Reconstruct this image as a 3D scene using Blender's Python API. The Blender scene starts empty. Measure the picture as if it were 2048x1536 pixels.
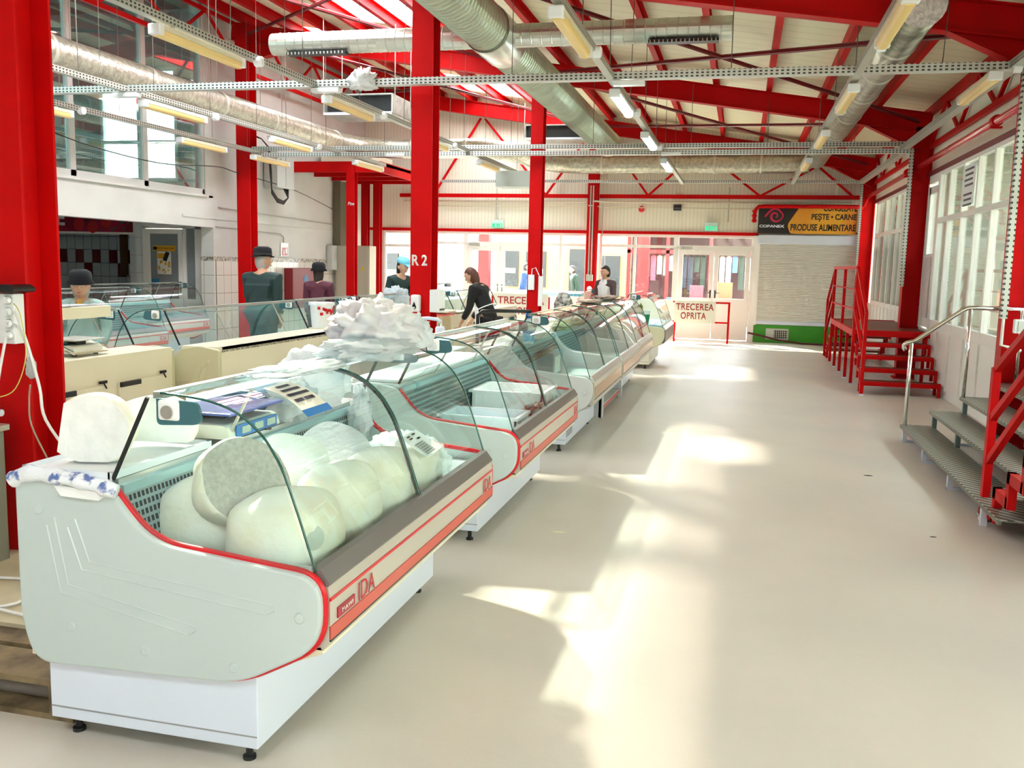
import bpy, bmesh, math, random
from mathutils import Vector, Matrix
PI = math.pi
rnd = random.Random(7)
SC = bpy.context.scene
COL = SC.collection

# ------------------------------------------------------------------ camera, sky, sun, exposure
cam_d = bpy.data.cameras.new('camera')
cam_d.sensor_width = 36.0
cam_d.lens = 1828.25 / 2048 * 36.0
cam_d.clip_end = 300
cam = bpy.data.objects.new('camera', cam_d)
COL.objects.link(cam)
def cam_axes(yaw, pitch, roll):
    cy, sy, cp, sp, cr, sr = math.cos(yaw), math.sin(yaw), math.cos(pitch), math.sin(pitch), math.cos(roll), math.sin(roll)
    f = Vector((-sy*cp, cy*cp, sp)); r = Vector((cy, sy, 0)); u = r.cross(f)
    return cr*r + sr*u, -sr*r + cr*u, f
cr_, cu_, cf_ = cam_axes(.240911638, -.13032195, .023713245)
cam.matrix_world = Matrix(((cr_.x, cu_.x, -cf_.x, 0), (cr_.y, cu_.y, -cf_.y, 0), (cr_.z, cu_.z, -cf_.z, 1.65), (0, 0, 0, 1)))
SC.camera = cam
SC.view_settings.view_transform = 'Standard'
SC.view_settings.look = 'None'
SC.view_settings.gamma = 1.0
SC.view_settings.use_curve_mapping = False
SC.view_settings.exposure = 1.28
W = bpy.data.worlds.new('sky'); SC.world = W; W.use_nodes = True
wn = W.node_tree; wn.nodes.clear()
wo = wn.nodes.new('ShaderNodeOutputWorld'); wb = wn.nodes.new('ShaderNodeBackground')
wg = wn.nodes.new('ShaderNodeTexCoord'); ws = wn.nodes.new('ShaderNodeSeparateXYZ'); wr = wn.nodes.new('ShaderNodeValToRGB')
wn.links.new(wg.outputs['Generated'], ws.inputs[0]); wn.links.new(ws.outputs[2], wr.inputs[0])
wr.color_ramp.elements[0].position = 0.0; wr.color_ramp.elements[0].color = (.97, .97, .96, 1)
wr.color_ramp.elements[1].position = .6; wr.color_ramp.elements[1].color = (.76, .88, 1.0, 1)
wn.links.new(wr.outputs[0], wb.inputs[0]); wb.inputs[1].default_value = 8.5
wn.links.new(wb.outputs[0], wo.inputs[0])
sd = bpy.data.lights.new('sun', 'SUN'); sd.energy = 20.0; sd.angle = math.radians(3.0); sd.color = (1.0, .93, .76)
sun = bpy.data.objects.new('sun', sd); COL.objects.link(sun)
sun.rotation_euler = Vector((-.53, .60, .66)).to_track_quat('Z', 'Y').to_euler()

# ------------------------------------------------------------------ materials
MATS = {}
def M(name, col, rough=.5, metal=0.0, bump=0.0, bscale=40.0, var=0.0, vscale=3.0, spec=.5, emit=0.0, sss=0.0, coat=0.0, col2=None):
    if name in MATS: return MATS[name]
    m = bpy.data.materials.new(name); m.use_nodes = True; n = m.node_tree; p = n.nodes['Principled BSDF']
    p.inputs['Base Color'].default_value = (*col, 1); p.inputs['Roughness'].default_value = rough
    p.inputs['Metallic'].default_value = metal; p.inputs['Specular IOR Level'].default_value = spec
    if coat: p.inputs['Coat Weight'].default_value = coat; p.inputs['Coat Roughness'].default_value = .12
    if sss: p.inputs['Subsurface Weight'].default_value = sss; p.inputs['Subsurface Radius'].default_value = (.02, .015, .01)
    if emit:
        p.inputs['Emission Color'].default_value = (*col, 1); p.inputs['Emission Strength'].default_value = emit
    tc = n.nodes.new('ShaderNodeTexCoord')
    if var:
        t = n.nodes.new('ShaderNodeTexNoise'); t.inputs['Scale'].default_value = vscale; t.inputs['Detail'].default_value = 6
        n.links.new(tc.outputs['Object'], t.inputs['Vector'])
        r = n.nodes.new('ShaderNodeValToRGB'); c2 = col2 or tuple(c*(1-var) for c in col)
        r.color_ramp.elements[0].position = .35; r.color_ramp.elements[1].position = .62
        r.color_ramp.elements[0].color = (*c2, 1); r.color_ramp.elements[1].color = (*col, 1)
        n.links.new(t.outputs[0], r.inputs[0]); n.links.new(r.outputs[0], p.inputs['Base Color'])
    if bump:
        t = n.nodes.new('ShaderNodeTexNoise'); t.inputs['Scale'].default_value = bscale; t.inputs['Detail'].default_value = 4
        n.links.new(tc.outputs['Object'], t.inputs['Vector'])
        b = n.nodes.new('ShaderNodeBump'); b.inputs['Strength'].default_value = bump; b.inputs['Distance'].default_value = .01
        n.links.new(t.outputs[0], b.inputs['Height']); n.links.new(b.outputs[0], p.inputs['Normal'])
    MATS[name] = m
    return m
def glassm(name, tint=(.86, .95, .93), gloss=.10, rough=.0):
    if name in MATS: return MATS[name]
    m = bpy.data.materials.new(name); m.use_nodes = True; n = m.node_tree; n.nodes.clear()
    o = n.nodes.new('ShaderNodeOutputMaterial'); mx = n.nodes.new('ShaderNodeMixShader')
    t = n.nodes.new('ShaderNodeBsdfTransparent'); t.inputs[0].default_value = (*tint, 1)
    g = n.nodes.new('ShaderNodeBsdfGlossy'); g.inputs['Roughness'].default_value = rough
    lw = n.nodes.new('ShaderNodeFresnel'); ge = n.nodes.new('ShaderNodeNewGeometry'); io = n.nodes.new('ShaderNodeMath'); io.operation = 'MULTIPLY_ADD'
    io.inputs[1].default_value = 1/1.5-1.5; io.inputs[2].default_value = 1.5; n.links.new(ge.outputs['Backfacing'], io.inputs[0]); n.links.new(io.outputs[0], lw.inputs[0])
    ad = n.nodes.new('ShaderNodeMath'); ad.operation = 'MULTIPLY_ADD'; ad.inputs[1].default_value = 1.0; ad.inputs[2].default_value = gloss; ad.use_clamp = True
    n.links.new(lw.outputs[0], ad.inputs[0]); n.links.new(ad.outputs[0], mx.inputs[0])
    n.links.new(t.outputs[0], mx.inputs[1]); n.links.new(g.outputs[0], mx.inputs[2]); n.links.new(mx.outputs[0], o.inputs[0])
    MATS[name] = m
    return m
def film(name, col, alpha, rough=.4):
    if name in MATS: return MATS[name]
    m = bpy.data.materials.new(name); m.use_nodes = True; n = m.node_tree; n.nodes.clear()
    o = n.nodes.new('ShaderNodeOutputMaterial'); mx = n.nodes.new('ShaderNodeMixShader'); mx.inputs[0].default_value = alpha
    t = n.nodes.new('ShaderNodeBsdfTransparent'); m2 = n.nodes.new('ShaderNodeMixShader'); m2.inputs[0].default_value = .5
    d = n.nodes.new('ShaderNodeBsdfDiffuse'); d.inputs[0].default_value = (*col, 1)
    tr = n.nodes.new('ShaderNodeBsdfTranslucent'); tr.inputs[0].default_value = (*col, 1)
    n.links.new(d.outputs[0], m2.inputs[1]); n.links.new(tr.outputs[0], m2.inputs[2])
    n.links.new(t.outputs[0], mx.inputs[1]); n.links.new(m2.outputs[0], mx.inputs[2]); n.links.new(mx.outputs[0], o.inputs[0])
    MATS[name] = m
    return m
def nodes_of(m): return m.node_tree, m.node_tree.nodes['Principled BSDF']
def ribs(name, col, axis, period, depth=.5, rough=.5, dark=.8, var=0.0, duty=.5):
    """painted sheet with pressed ribs: a bump plus a fine groove line"""
    if name in MATS: return MATS[name]
    m = M(name, col, rough); n, p = nodes_of(m)
    tc = n.nodes.new('ShaderNodeTexCoord'); s = n.nodes.new('ShaderNodeSeparateXYZ'); n.links.new(tc.outputs['Object'], s.inputs[0])
    a = n.nodes.new('ShaderNodeMath'); a.operation = 'DIVIDE'; a.inputs[1].default_value = period; n.links.new(s.outputs[axis], a.inputs[0])
    f = n.nodes.new('ShaderNodeMath'); f.operation = 'FRACT'; n.links.new(a.outputs[0], f.inputs[0])
    g = n.nodes.new('ShaderNodeMath'); g.operation = 'PINGPONG'; g.inputs[1].default_value = .5; n.links.new(f.outputs[0], g.inputs[0])
    r = n.nodes.new('ShaderNodeValToRGB'); r.color_ramp.elements[0].position = .0; r.color_ramp.elements[1].position = duty*.25
    r.color_ramp.elements[0].color = (*[c*dark for c in col], 1); r.color_ramp.elements[1].color = (*col, 1)
    n.links.new(g.outputs[0], r.inputs[0]); n.links.new(r.outputs[0], p.inputs['Base Color'])
    b = n.nodes.new('ShaderNodeBump'); b.inputs['Strength'].default_value = depth; b.inputs['Distance'].default_value = .012
    n.links.new(r.outputs[0], b.inputs['Height']); n.links.new(b.outputs[0], p.inputs['Normal'])
    return m
def grid(name, col, dark, sx, sy, ax=0, ay=2, line=.04, rough=.25, red=None, offs=(0, 0)):
    """tiles: joints at a grid of sx by sy metres, red = list of (i, j) parities coloured by a checker"""
    if name in MATS: return MATS[name]
    m = M(name, col, rough); n, p = nodes_of(m)
    tc = n.nodes.new('ShaderNodeTexCoord'); s = n.nodes.new('ShaderNodeSeparateXYZ'); n.links.new(tc.outputs['Object'], s.inputs[0])
    fl = []; ms = []
    for a_, sz, of in ((ax, sx, offs[0]), (ay, sy, offs[1])):
        a = n.nodes.new('ShaderNodeMath'); a.operation = 'MULTIPLY_ADD'; a.inputs[1].default_value = 1/sz; a.inputs[2].default_value = of; n.links.new(s.outputs[a_], a.inputs[0])
        f = n.nodes.new('ShaderNodeMath'); f.operation = 'FRACT'; n.links.new(a.outputs[0], f.inputs[0])
        l = n.nodes.new('ShaderNodeMath'); l.operation = 'LESS_THAN'; l.inputs[1].default_value = line if sz == sx else line*sx/sy; n.links.new(f.outputs[0], l.inputs[0])
        q = n.nodes.new('ShaderNodeMath'); q.operation = 'FLOOR'; n.links.new(a.outputs[0], q.inputs[0])
        ms.append(l); fl.append(q)
    mx = n.nodes.new('ShaderNodeMath'); mx.operation = 'MAXIMUM'; n.links.new(ms[0].outputs[0], mx.inputs[0]); n.links.new(ms[1].outputs[0], mx.inputs[1])
    c = n.nodes.new('ShaderNodeMix'); c.data_type = 'RGBA'; c.inputs[7].default_value = (*dark, 1); c.inputs[6].default_value = (*col, 1)
    n.links.new(mx.outputs[0], c.inputs[0])
    if red:
        # column parity and row picks: row j in red[1]
        h = n.nodes.new('ShaderNodeMath'); h.operation = 'FLOORED_MODULO'; h.inputs[1].default_value = 2; n.links.new(fl[0].outputs[0], h.inputs[0])
        e = n.nodes.new('ShaderNodeMath'); e.operation = 'COMPARE'; e.inputs[1].default_value = red[1]; e.inputs[2].default_value = .1; n.links.new(fl[1].outputs[0], e.inputs[0])
        k = n.nodes.new('ShaderNodeMath'); k.operation = 'MULTIPLY'; n.links.new(h.outputs[0], k.inputs[0]); n.links.new(e.outputs[0], k.inputs[1])
        h4 = n.nodes.new('ShaderNodeMath'); h4.operation = 'FLOORED_MODULO'; h4.inputs[1].default_value = 4; n.links.new(fl[0].outputs[0], h4.inputs[0])
        e4 = n.nodes.new('ShaderNodeMath'); e4.operation = 'COMPARE'; e4.inputs[1].default_value = 2; e4.inputs[2].default_value = .1; n.links.new(h4.outputs[0], e4.inputs[0])
        e2 = n.nodes.new('ShaderNodeMath'); e2.operation = 'COMPARE'; e2.inputs[1].default_value = red[1]-1; e2.inputs[2].default_value = .1; n.links.new(fl[1].outputs[0], e2.inputs[0])
        k2 = n.nodes.new('ShaderNodeMath'); k2.operation = 'MULTIPLY'; n.links.new(e4.outputs[0], k2.inputs[0]); n.links.new(e2.outputs[0], k2.inputs[1])
        km = n.nodes.new('ShaderNodeMath'); km.operation = 'MAXIMUM'; n.links.new(k.outputs[0], km.inputs[0]); n.links.new(k2.outputs[0], km.inputs[1])
        c0 = n.nodes.new('ShaderNodeMix'); c0.data_type = 'RGBA'; c0.inputs[6].default_value = (*col, 1); c0.inputs[7].default_value = (*red[0], 1)
        n.links.new(km.outputs[0], c0.inputs[0]); n.links.new(c0.outputs[2], c.inputs[6])
    n.links.new(c.outputs[2], p.inputs['Base Color'])
    return m
def perforated(name, col, px, pz, ax=1, az=2, hole=.45, dark=(.01, .02, .02)):
    """sheet with a regular field of dark holes, at px by pz metres"""
    if name in MATS: return MATS[name]
    m = M(name, col, .4, .3); n, p = nodes_of(m)
    tc = n.nodes.new('ShaderNodeTexCoord'); s = n.nodes.new('ShaderNodeSeparateXYZ'); n.links.new(tc.outputs['Object'], s.inputs[0])
    ls = []
    for a_, sz in ((ax, px), (az, pz)):
        a = n.nodes.new('ShaderNodeMath'); a.operation = 'DIVIDE'; a.inputs[1].default_value = sz; n.links.new(s.outputs[a_], a.inputs[0])
        f = n.nodes.new('ShaderNodeMath'); f.operation = 'FRACT'; n.links.new(a.outputs[0], f.inputs[0])
        l = n.nodes.new('ShaderNodeMath'); l.operation = 'COMPARE'; l.inputs[1].default_value = .5; l.inputs[2].default_value = hole/2; n.links.new(f.outputs[0], l.inputs[0]); ls.append(l)
    k = n.nodes.new('ShaderNodeMath'); k.operation = 'MULTIPLY'; n.links.new(ls[0].outputs[0], k.inputs[0]); n.links.new(ls[1].outputs[0], k.inputs[1])
    c = n.nodes.new('ShaderNodeMix'); c.data_type = 'RGBA'; c.inputs[6].default_value = (*col, 1); c.inputs[7].default_value = (*dark, 1)
    n.links.new(k.outputs[0], c.inputs[0]); n.links.new(c.outputs[2], p.inputs['Base Color'])
    return m
red = M('red_paint', (.60, .002, .003), .5, var=.14, vscale=2.0, spec=.12)
cream_sheet = ribs('cream_wall_sheet', (.86, .83, .68), 0, .085, .5, .55, .78)
cream_sheet_y = ribs('cream_wall_sheet_side', (.86, .83, .68), 1, .085, .5, .55, .78)
roof_mat = ribs('cream_roof_sheet', (.86, .80, .56), 1, .30, .35, .5, .86)
plaster = M('white_plaster', (.66, .66, .61), .8, var=.10, vscale=1.2, bump=.05)
pvc = M('white_pvc', (.86, .85, .80), .3)
pvc_g = M('grey_pvc', (.62, .63, .60), .35)
galv = M('galvanised_steel', (.62, .62, .56), .38, .75, var=.25, vscale=9, bump=.05)
perf = perforated('perforated_tray_steel', (.60, .62, .58), .05, .03, 0, 2, .5, (.05, .05, .05))
perf_y = perforated('perforated_rail_steel', (.50, .51, .44), .05, .03, 1, 2, .5, (.03, .03, .03))
perf_z = perforated('perforated_riser_steel', (.55, .57, .53), .05, .05, 0, 2, .4, (.03, .03, .03))
foil = M('foil_wrap', (.60, .58, .47), .32, .7, var=.35, vscale=14, bump=1.0, bscale=28)
spiral = M('spiral_duct_steel', (.66, .68, .60), .28, .85, var=.12, vscale=4)
glass = glassm('display_glass', (.86, .955, .94), .015)
winglass = glassm('window_glass', (.90, .94, .93), .04)
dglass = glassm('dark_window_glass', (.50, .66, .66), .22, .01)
edgeg = M('glass_edge_green', (.02, .10, .08), .15)
sideglass = glassm('side_window_glass', (.76, .79, .76), .06)
blk = M('black_rubber', (.006, .007, .008), .4)
white = M('white_enamel', (.70, .76, .88), .25, coat=.3)
panel_pale = M('pale_grey_moulding', (.52, .60, .60), .28, coat=.2, bump=.02, bscale=300)
grey_m = M('grey_moulding', (.58, .60, .61), .3)
ivory = M('ivory_enamel', (.52, .49, .43), .3)
dgrey = M('dark_grey_aluminium', (.19, .175, .17), .35, .3)
coral = M('coral_band', (.64, .10, .07), .35)
trim_red = M('red_trim', (.66, .004, .012), .3)
steel = M('stainless_steel', (.62, .66, .66), .28, .8)
tub = M('pale_tub_steel', (.55, .68, .66), .3, .2)
cream_p = M('cream_enamel', (.80, .74, .56), .3)
olive_p = M('cream_side_enamel', (.66, .63, .42), .35)
plastic = M('white_plastic', (.85, .87, .88), .35)
chrome = M('chrome', (.75, .75, .72), .12, 1.0)
beige = M('aged_lamp_cover', (.86, .62, .24), .4)
lampbody = M('lamp_body', (.74, .70, .52), .4)

# ------------------------------------------------------------------ mesh helpers
class B:
    def __init__(s): s.b = bmesh.new()
    def hull(s, pts, faces):
        v = [s.b.verts.new(p) for p in pts]
        for f in faces:
            try: s.b.faces.new([v[i] for i in f])
            except ValueError: pass
        return s
    def box(s, x0, x1, y0, y1, z0, z1):
        x0, x1 = sorted((x0, x1)); y0, y1 = sorted((y0, y1)); z0, z1 = sorted((z0, z1))
        return s.hull([(x, y, z) for x in (x0, x1) for y in (y0, y1) for z in (z0, z1)],
                      [(0, 1, 3, 2), (4, 6, 7, 5), (0, 4, 5, 1), (2, 3, 7, 6), (0, 2, 6, 4), (1, 5, 7, 3)])
    def beam(s, p, q, w, h, up=(0, 0, 1)):
        p, q = Vector(p), Vector(q); d = (q-p).normalized(); u = Vector(up)
        if abs(d.dot(u)) > .98: u = Vector((0, 1, 0))
        r = d.cross(u).normalized()*w/2; u = r.cross(d).normalized()*h/2
        c = [a+i*r+j*u for a in (p, q) for i, j in ((-1, -1), (1, -1), (1, 1), (-1, 1))]
        return s.hull(c, [(3, 2, 1, 0), (4, 5, 6, 7), (0, 1, 5, 4), (1, 2, 6, 5), (2, 3, 7, 6), (3, 0, 4, 7)])
    def prism(s, pts, axis, a, b):
        """2D outline pts pushed along axis; for axis 1 the outline is (x, z), 0 (y, z), 2 (x, y)"""
        def P(p, t): return (p[0], t, p[1]) if axis == 1 else (t, p[0], p[1]) if axis == 0 else (p[0], p[1], t)
        n = len(pts); v0 = [s.b.verts.new(P(p, a)) for p in pts]; v1 = [s.b.verts.new(P(p, b)) for p in pts]
        s.b.faces.new(v0); s.b.faces.new(v1[::-1])
        for i in range(n): s.b.faces.new((v0[i], v0[(i+1) % n], v1[(i+1) % n], v1[i]))
        return s
    def strip(s, pts, axis, a, b):
        def P(p, t): return (p[0], t, p[1]) if axis == 1 else (t, p[0], p[1]) if axis == 0 else (p[0], p[1], t)
        v0 = [s.b.verts.new(P(p, a)) for p in pts]; v1 = [s.b.verts.new(P(p, b)) for p in pts]
        for i in range(len(pts)-1): s.b.faces.new((v0[i], v0[i+1], v1[i+1], v1[i]))
        return s
    def tube(s, pts, r, n=8, cap=True, closed=False):
        pts = [Vector(p) for p in pts]; m = len(pts); rs = r if isinstance(r, (list, tuple)) else [r]*m
        rings = []; prev = None
        for i, p in enumerate(pts):
            if closed: d = pts[(i+1) % m]-pts[i-1]
            else: d = pts[min(i+1, m-1)]-pts[max(i-1, 0)]
            d.normalize()
            if prev is None:
                u = Vector((0, 0, 1)) if abs(d.z) < .9 else Vector((1, 0, 0))
            else: u = prev
            u = (u-d*u.dot(d)).normalized(); prev = u; w = d.cross(u)
            rings.append([s.b.verts.new(p+rs[i]*(math.cos(2*PI*k/n)*u+math.sin(2*PI*k/n)*w)) for k in range(n)])
        rg = range(m if closed else m-1)
        for i in rg:
            A, C = rings[i], rings[(i+1) % m]
            for k in range(n): s.b.faces.new((A[k], A[(k+1) % n], C[(k+1) % n], C[k]))
        if cap and not closed:
            s.b.faces.new(rings[0][::-1]); s.b.faces.new(rings[-1])
        return s
    def lathe(s, prof, c=(0, 0, 0), n=20, axis=2):
        rings = []
        for r, z in prof:
            row = []
            for k in range(n):
                a = 2*PI*k/n; x, y = r*math.cos(a), r*math.sin(a)
                v = (x, y, z) if axis == 2 else (x, z, y) if axis == 1 else (z, x, y)
                row.append(s.b.verts.new(Vector(v)+Vector(c)))
            rings.append(row)
        for i in range(len(rings)-1):
            for k in range(n): s.b.faces.new((rings[i][k], rings[i][(k+1) % n], rings[i+1][(k+1) % n], rings[i+1][k]))
        s.b.faces.new(rings[0][::-1]); s.b.faces.new(rings[-1])
        return s
    def sph(s, c, r, n=16, m=10, fn=None):
        r = (r, r, r) if not isinstance(r, (tuple, list)) else r
        rings = []; c = Vector(c)
        def V(d):
            p = Vector((d[0]*r[0], d[1]*r[1], d[2]*r[2]))
            if fn: p = fn(p, Vector(d))
            return s.b.verts.new(c+p)
        top, bot = V((0, 0, 1)), V((0, 0, -1))
        for i in range(1, m):
            t = PI*i/m
            rings.append([V((math.sin(t)*math.cos(2*PI*k/n), math.sin(t)*math.sin(2*PI*k/n), math.cos(t))) for k in range(n)])
        for k in range(n): s.b.faces.new((top, rings[0][k], rings[0][(k+1) % n])); s.b.faces.new((bot, rings[-1][(k+1) % n], rings[-1][k]))
        for i in range(len(rings)-1):
            for k in range(n): s.b.faces.new((rings[i][k], rings[i+1][k], rings[i+1][(k+1) % n], rings[i][(k+1) % n]))
        return s
    def rot(s, ang, axis, c):
        bmesh.ops.rotate(s.b, verts=s.b.verts, cent=Vector(c), matrix=Matrix.Rotation(ang, 3, axis)); return s
    def move(s, d):
        bmesh.ops.translate(s.b, verts=s.b.verts, vec=Vector(d)); return s
    def cut(s, co, no):
        g = s.b.verts[:]+s.b.edges[:]+s.b.faces[:]
        r = bmesh.ops.bisect_plane(s.b, geom=g, plane_co=Vector(co), plane_no=Vector(no), clear_outer=True)
        e = [x for x in r['geom_cut'] if isinstance(x, bmesh.types.BMEdge)]
        f = bmesh.ops.edgeloop_fill(s.b, edges=e)['faces']
        return f
    def ob(s, name, mat, parent=None, smooth=False, bev=0.0, keep=False):
        bmesh.ops.recalc_face_normals(s.b, faces=s.b.faces)
        me = bpy.data.meshes.new(name); off = Vector((0, 0, 0))
        if parent is None and not keep and s.b.verts:
            vs = [v.co for v in s.b.verts]
            off = Vector(((min(v.x for v in vs)+max(v.x for v in vs))/2, (min(v.y for v in vs)+max(v.y for v in vs))/2, min(v.z for v in vs)))
            bmesh.ops.translate(s.b, verts=s.b.verts, vec=-off)
        s.b.to_mesh(me); s.b.free()
        for m in (mat if isinstance(mat, (list, tuple)) else [mat]): me.materials.append(m)
        if smooth: me.shade_smooth()
        o = bpy.data.objects.new(name, me); COL.objects.link(o); o.location = off
        if parent is not None: attach(o, parent)
        if smooth == 'auto':
            pass
        if bev:
            k = o.modifiers.new('bevel', 'BEVEL'); k.width = bev; k.segments = 2; k.limit_method = 'ANGLE'
        return o
def wpos(o):
    p = Vector(o.location)
    if o.parent is not None: p = Vector((0, 0, 0))
    return p
def attach(o, parent):
    """children are modelled in the space of the top-level thing: cancel the thing's own offset once"""
    o.parent = parent
    if parent.parent is None:
        o.matrix_parent_inverse = Matrix.Translation(-Vector(parent.location))
    return o
def T(name, label, cat, loc=(0, 0, 0), group=None):
    o = bpy.data.objects.new(name, None); COL.objects.link(o); o.location = loc; o.empty_display_size = .1
    o['label'] = label; o['category'] = cat
    if group: o['group'] = group
    return o
def tag(o, label, cat, group=None):
    o['label'] = label; o['category'] = cat
    if group: o['group'] = group
    return o
def S(o): o['kind'] = 'structure'; return o
def kids(o): return [c for c in COL.objects if c.parent == o]
def dup(o, delta, label=None, group=None, rz=None):
    def cp(a, par):
        c = a.copy(); COL.objects.link(c)
        if par is not None: c.parent = par
        for k in kids(a): cp(k, c)
        return c
    r = cp(o, None); r.location = Vector(o.location)+Vector(delta)
    if rz is not None: r.rotation_euler.z = rz
    if label: r['label'] = label
    if group: r['group'] = group
    return r
def txt(s, mat, parent, org, right, up, width=None, height=None, name='lettering', bold=.0, space=1.0, ext=.0015, align='LEFT', italic=0):
    c = bpy.data.curves.new('t', 'FONT'); c.body = s; c.size = 1; c.extrude = .0; c.offset = bold; c.space_character = space; c.space_line = .85; c.align_x = align; c.shear = italic
    o = bpy.data.objects.new('t', c); COL.objects.link(o)
    dg = bpy.context.evaluated_depsgraph_get(); dg.update()
    me = bpy.data.meshes.new_from_object(o.evaluated_get(dg)); bpy.data.objects.remove(o); bpy.data.curves.remove(c)
    bm = bmesh.new(); bm.from_mesh(me); bpy.data.meshes.remove(me)
    xs = [v.co.x for v in bm.verts]; ys = [v.co.y for v in bm.verts]
    w, h = max(xs)-min(xs), max(ys)-min(ys)
    sx = (width/w) if width else None; sy = (height/h) if height else None
    sx = sx or sy; sy = sy or sx
    right, up, org = Vector(right).normalized(), Vector(up).normalized(), Vector(org); nrm = right.cross(up)
    r = bmesh.ops.extrude_face_region(bm, geom=bm.faces[:])
    for v in [g for g in r['geom'] if isinstance(g, bmesh.types.BMVert)]: v.co.z += 1
    x0, y0 = min(xs), min(ys)
    for v in bm.verts: v.co = org+right*(v.co.x-x0)*sx+up*(v.co.y-y0)*sy+nrm*(ext if v.co.z > .5 else 0)
    b = B(); b.b.free(); b.b = bm
    return b.ob(name, mat, parent)
def arc(c, r, a0, a1, n=8): return [(c[0]+r*math.cos(a0+(a1-a0)*i/n), c[1]+r*math.sin(a0+(a1-a0)*i/n)) for i in range(n+1)]
def rpoly(pts, n=6):
    """polygon with rounded corners, pts = (x, y, radius)"""
    out = []; m = len(pts)
    for i, (x, y, r) in enumerate(pts):
        p = Vector((x, y)); a = Vector(pts[i-1][:2])-p; b = Vector(pts[(i+1) % m][:2])-p
        if r <= 0: out.append((x, y)); continue
        d = min(r, a.length*.48, b.length*.48); a = p+a.normalized()*d; b = p+b.normalized()*d
        for k in range(n+1):
            t = k/n; q = a*(1-t)**2+p*2*t*(1-t)+b*t*t; out.append((q.x, q.y))
    return out
def crumple(name, mat, parent, c, r, seed, amp=.25, flat=.5, n=28, sc=3.0):
    n = int(n*1.6)
    from mathutils import noise
    c = Vector(c)
    def fn(p, d):
        k = 1+amp*noise.fractal(d*sc+Vector((seed, seed*1.7, 0)), 1.0, 2.0, 4)+amp*.6*abs(noise.noise(d*sc*2.2+Vector((0, seed, 3))))
        q = p*k
        if q.z < -r[2]*flat: q.z = -r[2]*flat+(q.z+r[2]*flat)*.08
        return q
    b = B(); b.sph(c+Vector((0, 0, r[2]*flat)), r, n, n//2+2, fn)
    return b.ob(name, mat, parent, smooth=True)
# ------------------------------------------------------------------ large structure
XR, XL, YB = 2.75, -9.3, 21.85
# floor
fm = M('painted_concrete_floor', (.68, .615, .53), .36, bump=.12, bscale=26, var=.12, vscale=1.1, col2=(.62, .57, .50))
n_, p_ = nodes_of(fm)
tc = n_.nodes.new('ShaderNodeTexCoord'); sp = n_.nodes.new('ShaderNodeTexNoise'); sp.inputs['Scale'].default_value = 16; sp.inputs['Detail'].default_value = 8; sp.inputs['Roughness'].default_value = .75
n_.links.new(tc.outputs['Object'], sp.inputs['Vector'])
rr = n_.nodes.new('ShaderNodeValToRGB'); rr.color_ramp.elements[0].position = .70; rr.color_ramp.elements[1].position = .80
n_.links.new(sp.outputs[0], rr.inputs[0])
mxf = n_.nodes.new('ShaderNodeMix'); mxf.data_type = 'RGBA'; mxf.inputs[7].default_value = (.42, .36, .27, 1)
src = p_.inputs['Base Color'].links[0].from_socket
mf = n_.nodes.new('ShaderNodeMath'); mf.operation = 'MULTIPLY'; mf.inputs[1].default_value = .6; n_.links.new(rr.outputs[0], mf.inputs[0])
n_.links.new(mf.outputs[0], mxf.inputs[0]); n_.links.new(src, mxf.inputs[6]); n_.links.new(mxf.outputs[2], p_.inputs['Base Color'])
S(B().box(-17.2, XR, -3.5, YB+.2, -.1, 0).ob('floor', fm))

# roof sheets: a lean-to falling towards the right wall; open strips hold the rooflights
RC = 4.66
def rz(x): return RC-.149*x
def rb(x): return 4.172-.149*x
SKY = [(-6.45, -4.55, 4.0, 14.75), (-4.55, -3.5, 12.9, 13.9), (-6.4, -3.91, 19.0, 20.9), (-8.06, -7.23, 15.9, 18.0), (-3.08, .24, -2.0, -.6)]  # last strip is an unseen opening, added to brighten the near end
b = B()
xs = sorted({-9.3, XR+.2, *[v for k in SKY for v in k[:2]]}); ys = sorted({-3.4, YB+.1, *[v for k in SKY for v in k[2:]]})
for i in range(len(xs)-1):
    for j in range(len(ys)-1):
        cx, cy = (xs[i]+xs[i+1])/2, (ys[j]+ys[j+1])/2
        if any(k[0] < cx < k[1] and k[2] < cy < k[3] for k in SKY): continue
        x0, x1 = xs[i], xs[i+1]
        b.hull([(x, y, rz(x)+d) for x in (x0, x1) for y in (ys[j], ys[j+1]) for d in (0, .06)],
               [(0, 1, 3, 2), (4, 6, 7, 5), (0, 4, 5, 1), (2, 3, 7, 6), (0, 2, 6, 4), (1, 5, 7, 3)])
S(b.ob('ceiling', roof_mat))
skym = film('rooflight_sheet', (.92, .94, .95), .45)
for k in SKY:
    b = B(); b.hull([(x, y, rz(x)+d) for x in k[:2] for y in k[2:] for d in (.01, .02)],
               [(0, 1, 3, 2), (4, 6, 7, 5), (0, 4, 5, 1), (2, 3, 7, 6), (0, 2, 6, 4), (1, 5, 7, 3)])
    o = b.ob('window_1', skym); S(o)

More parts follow.
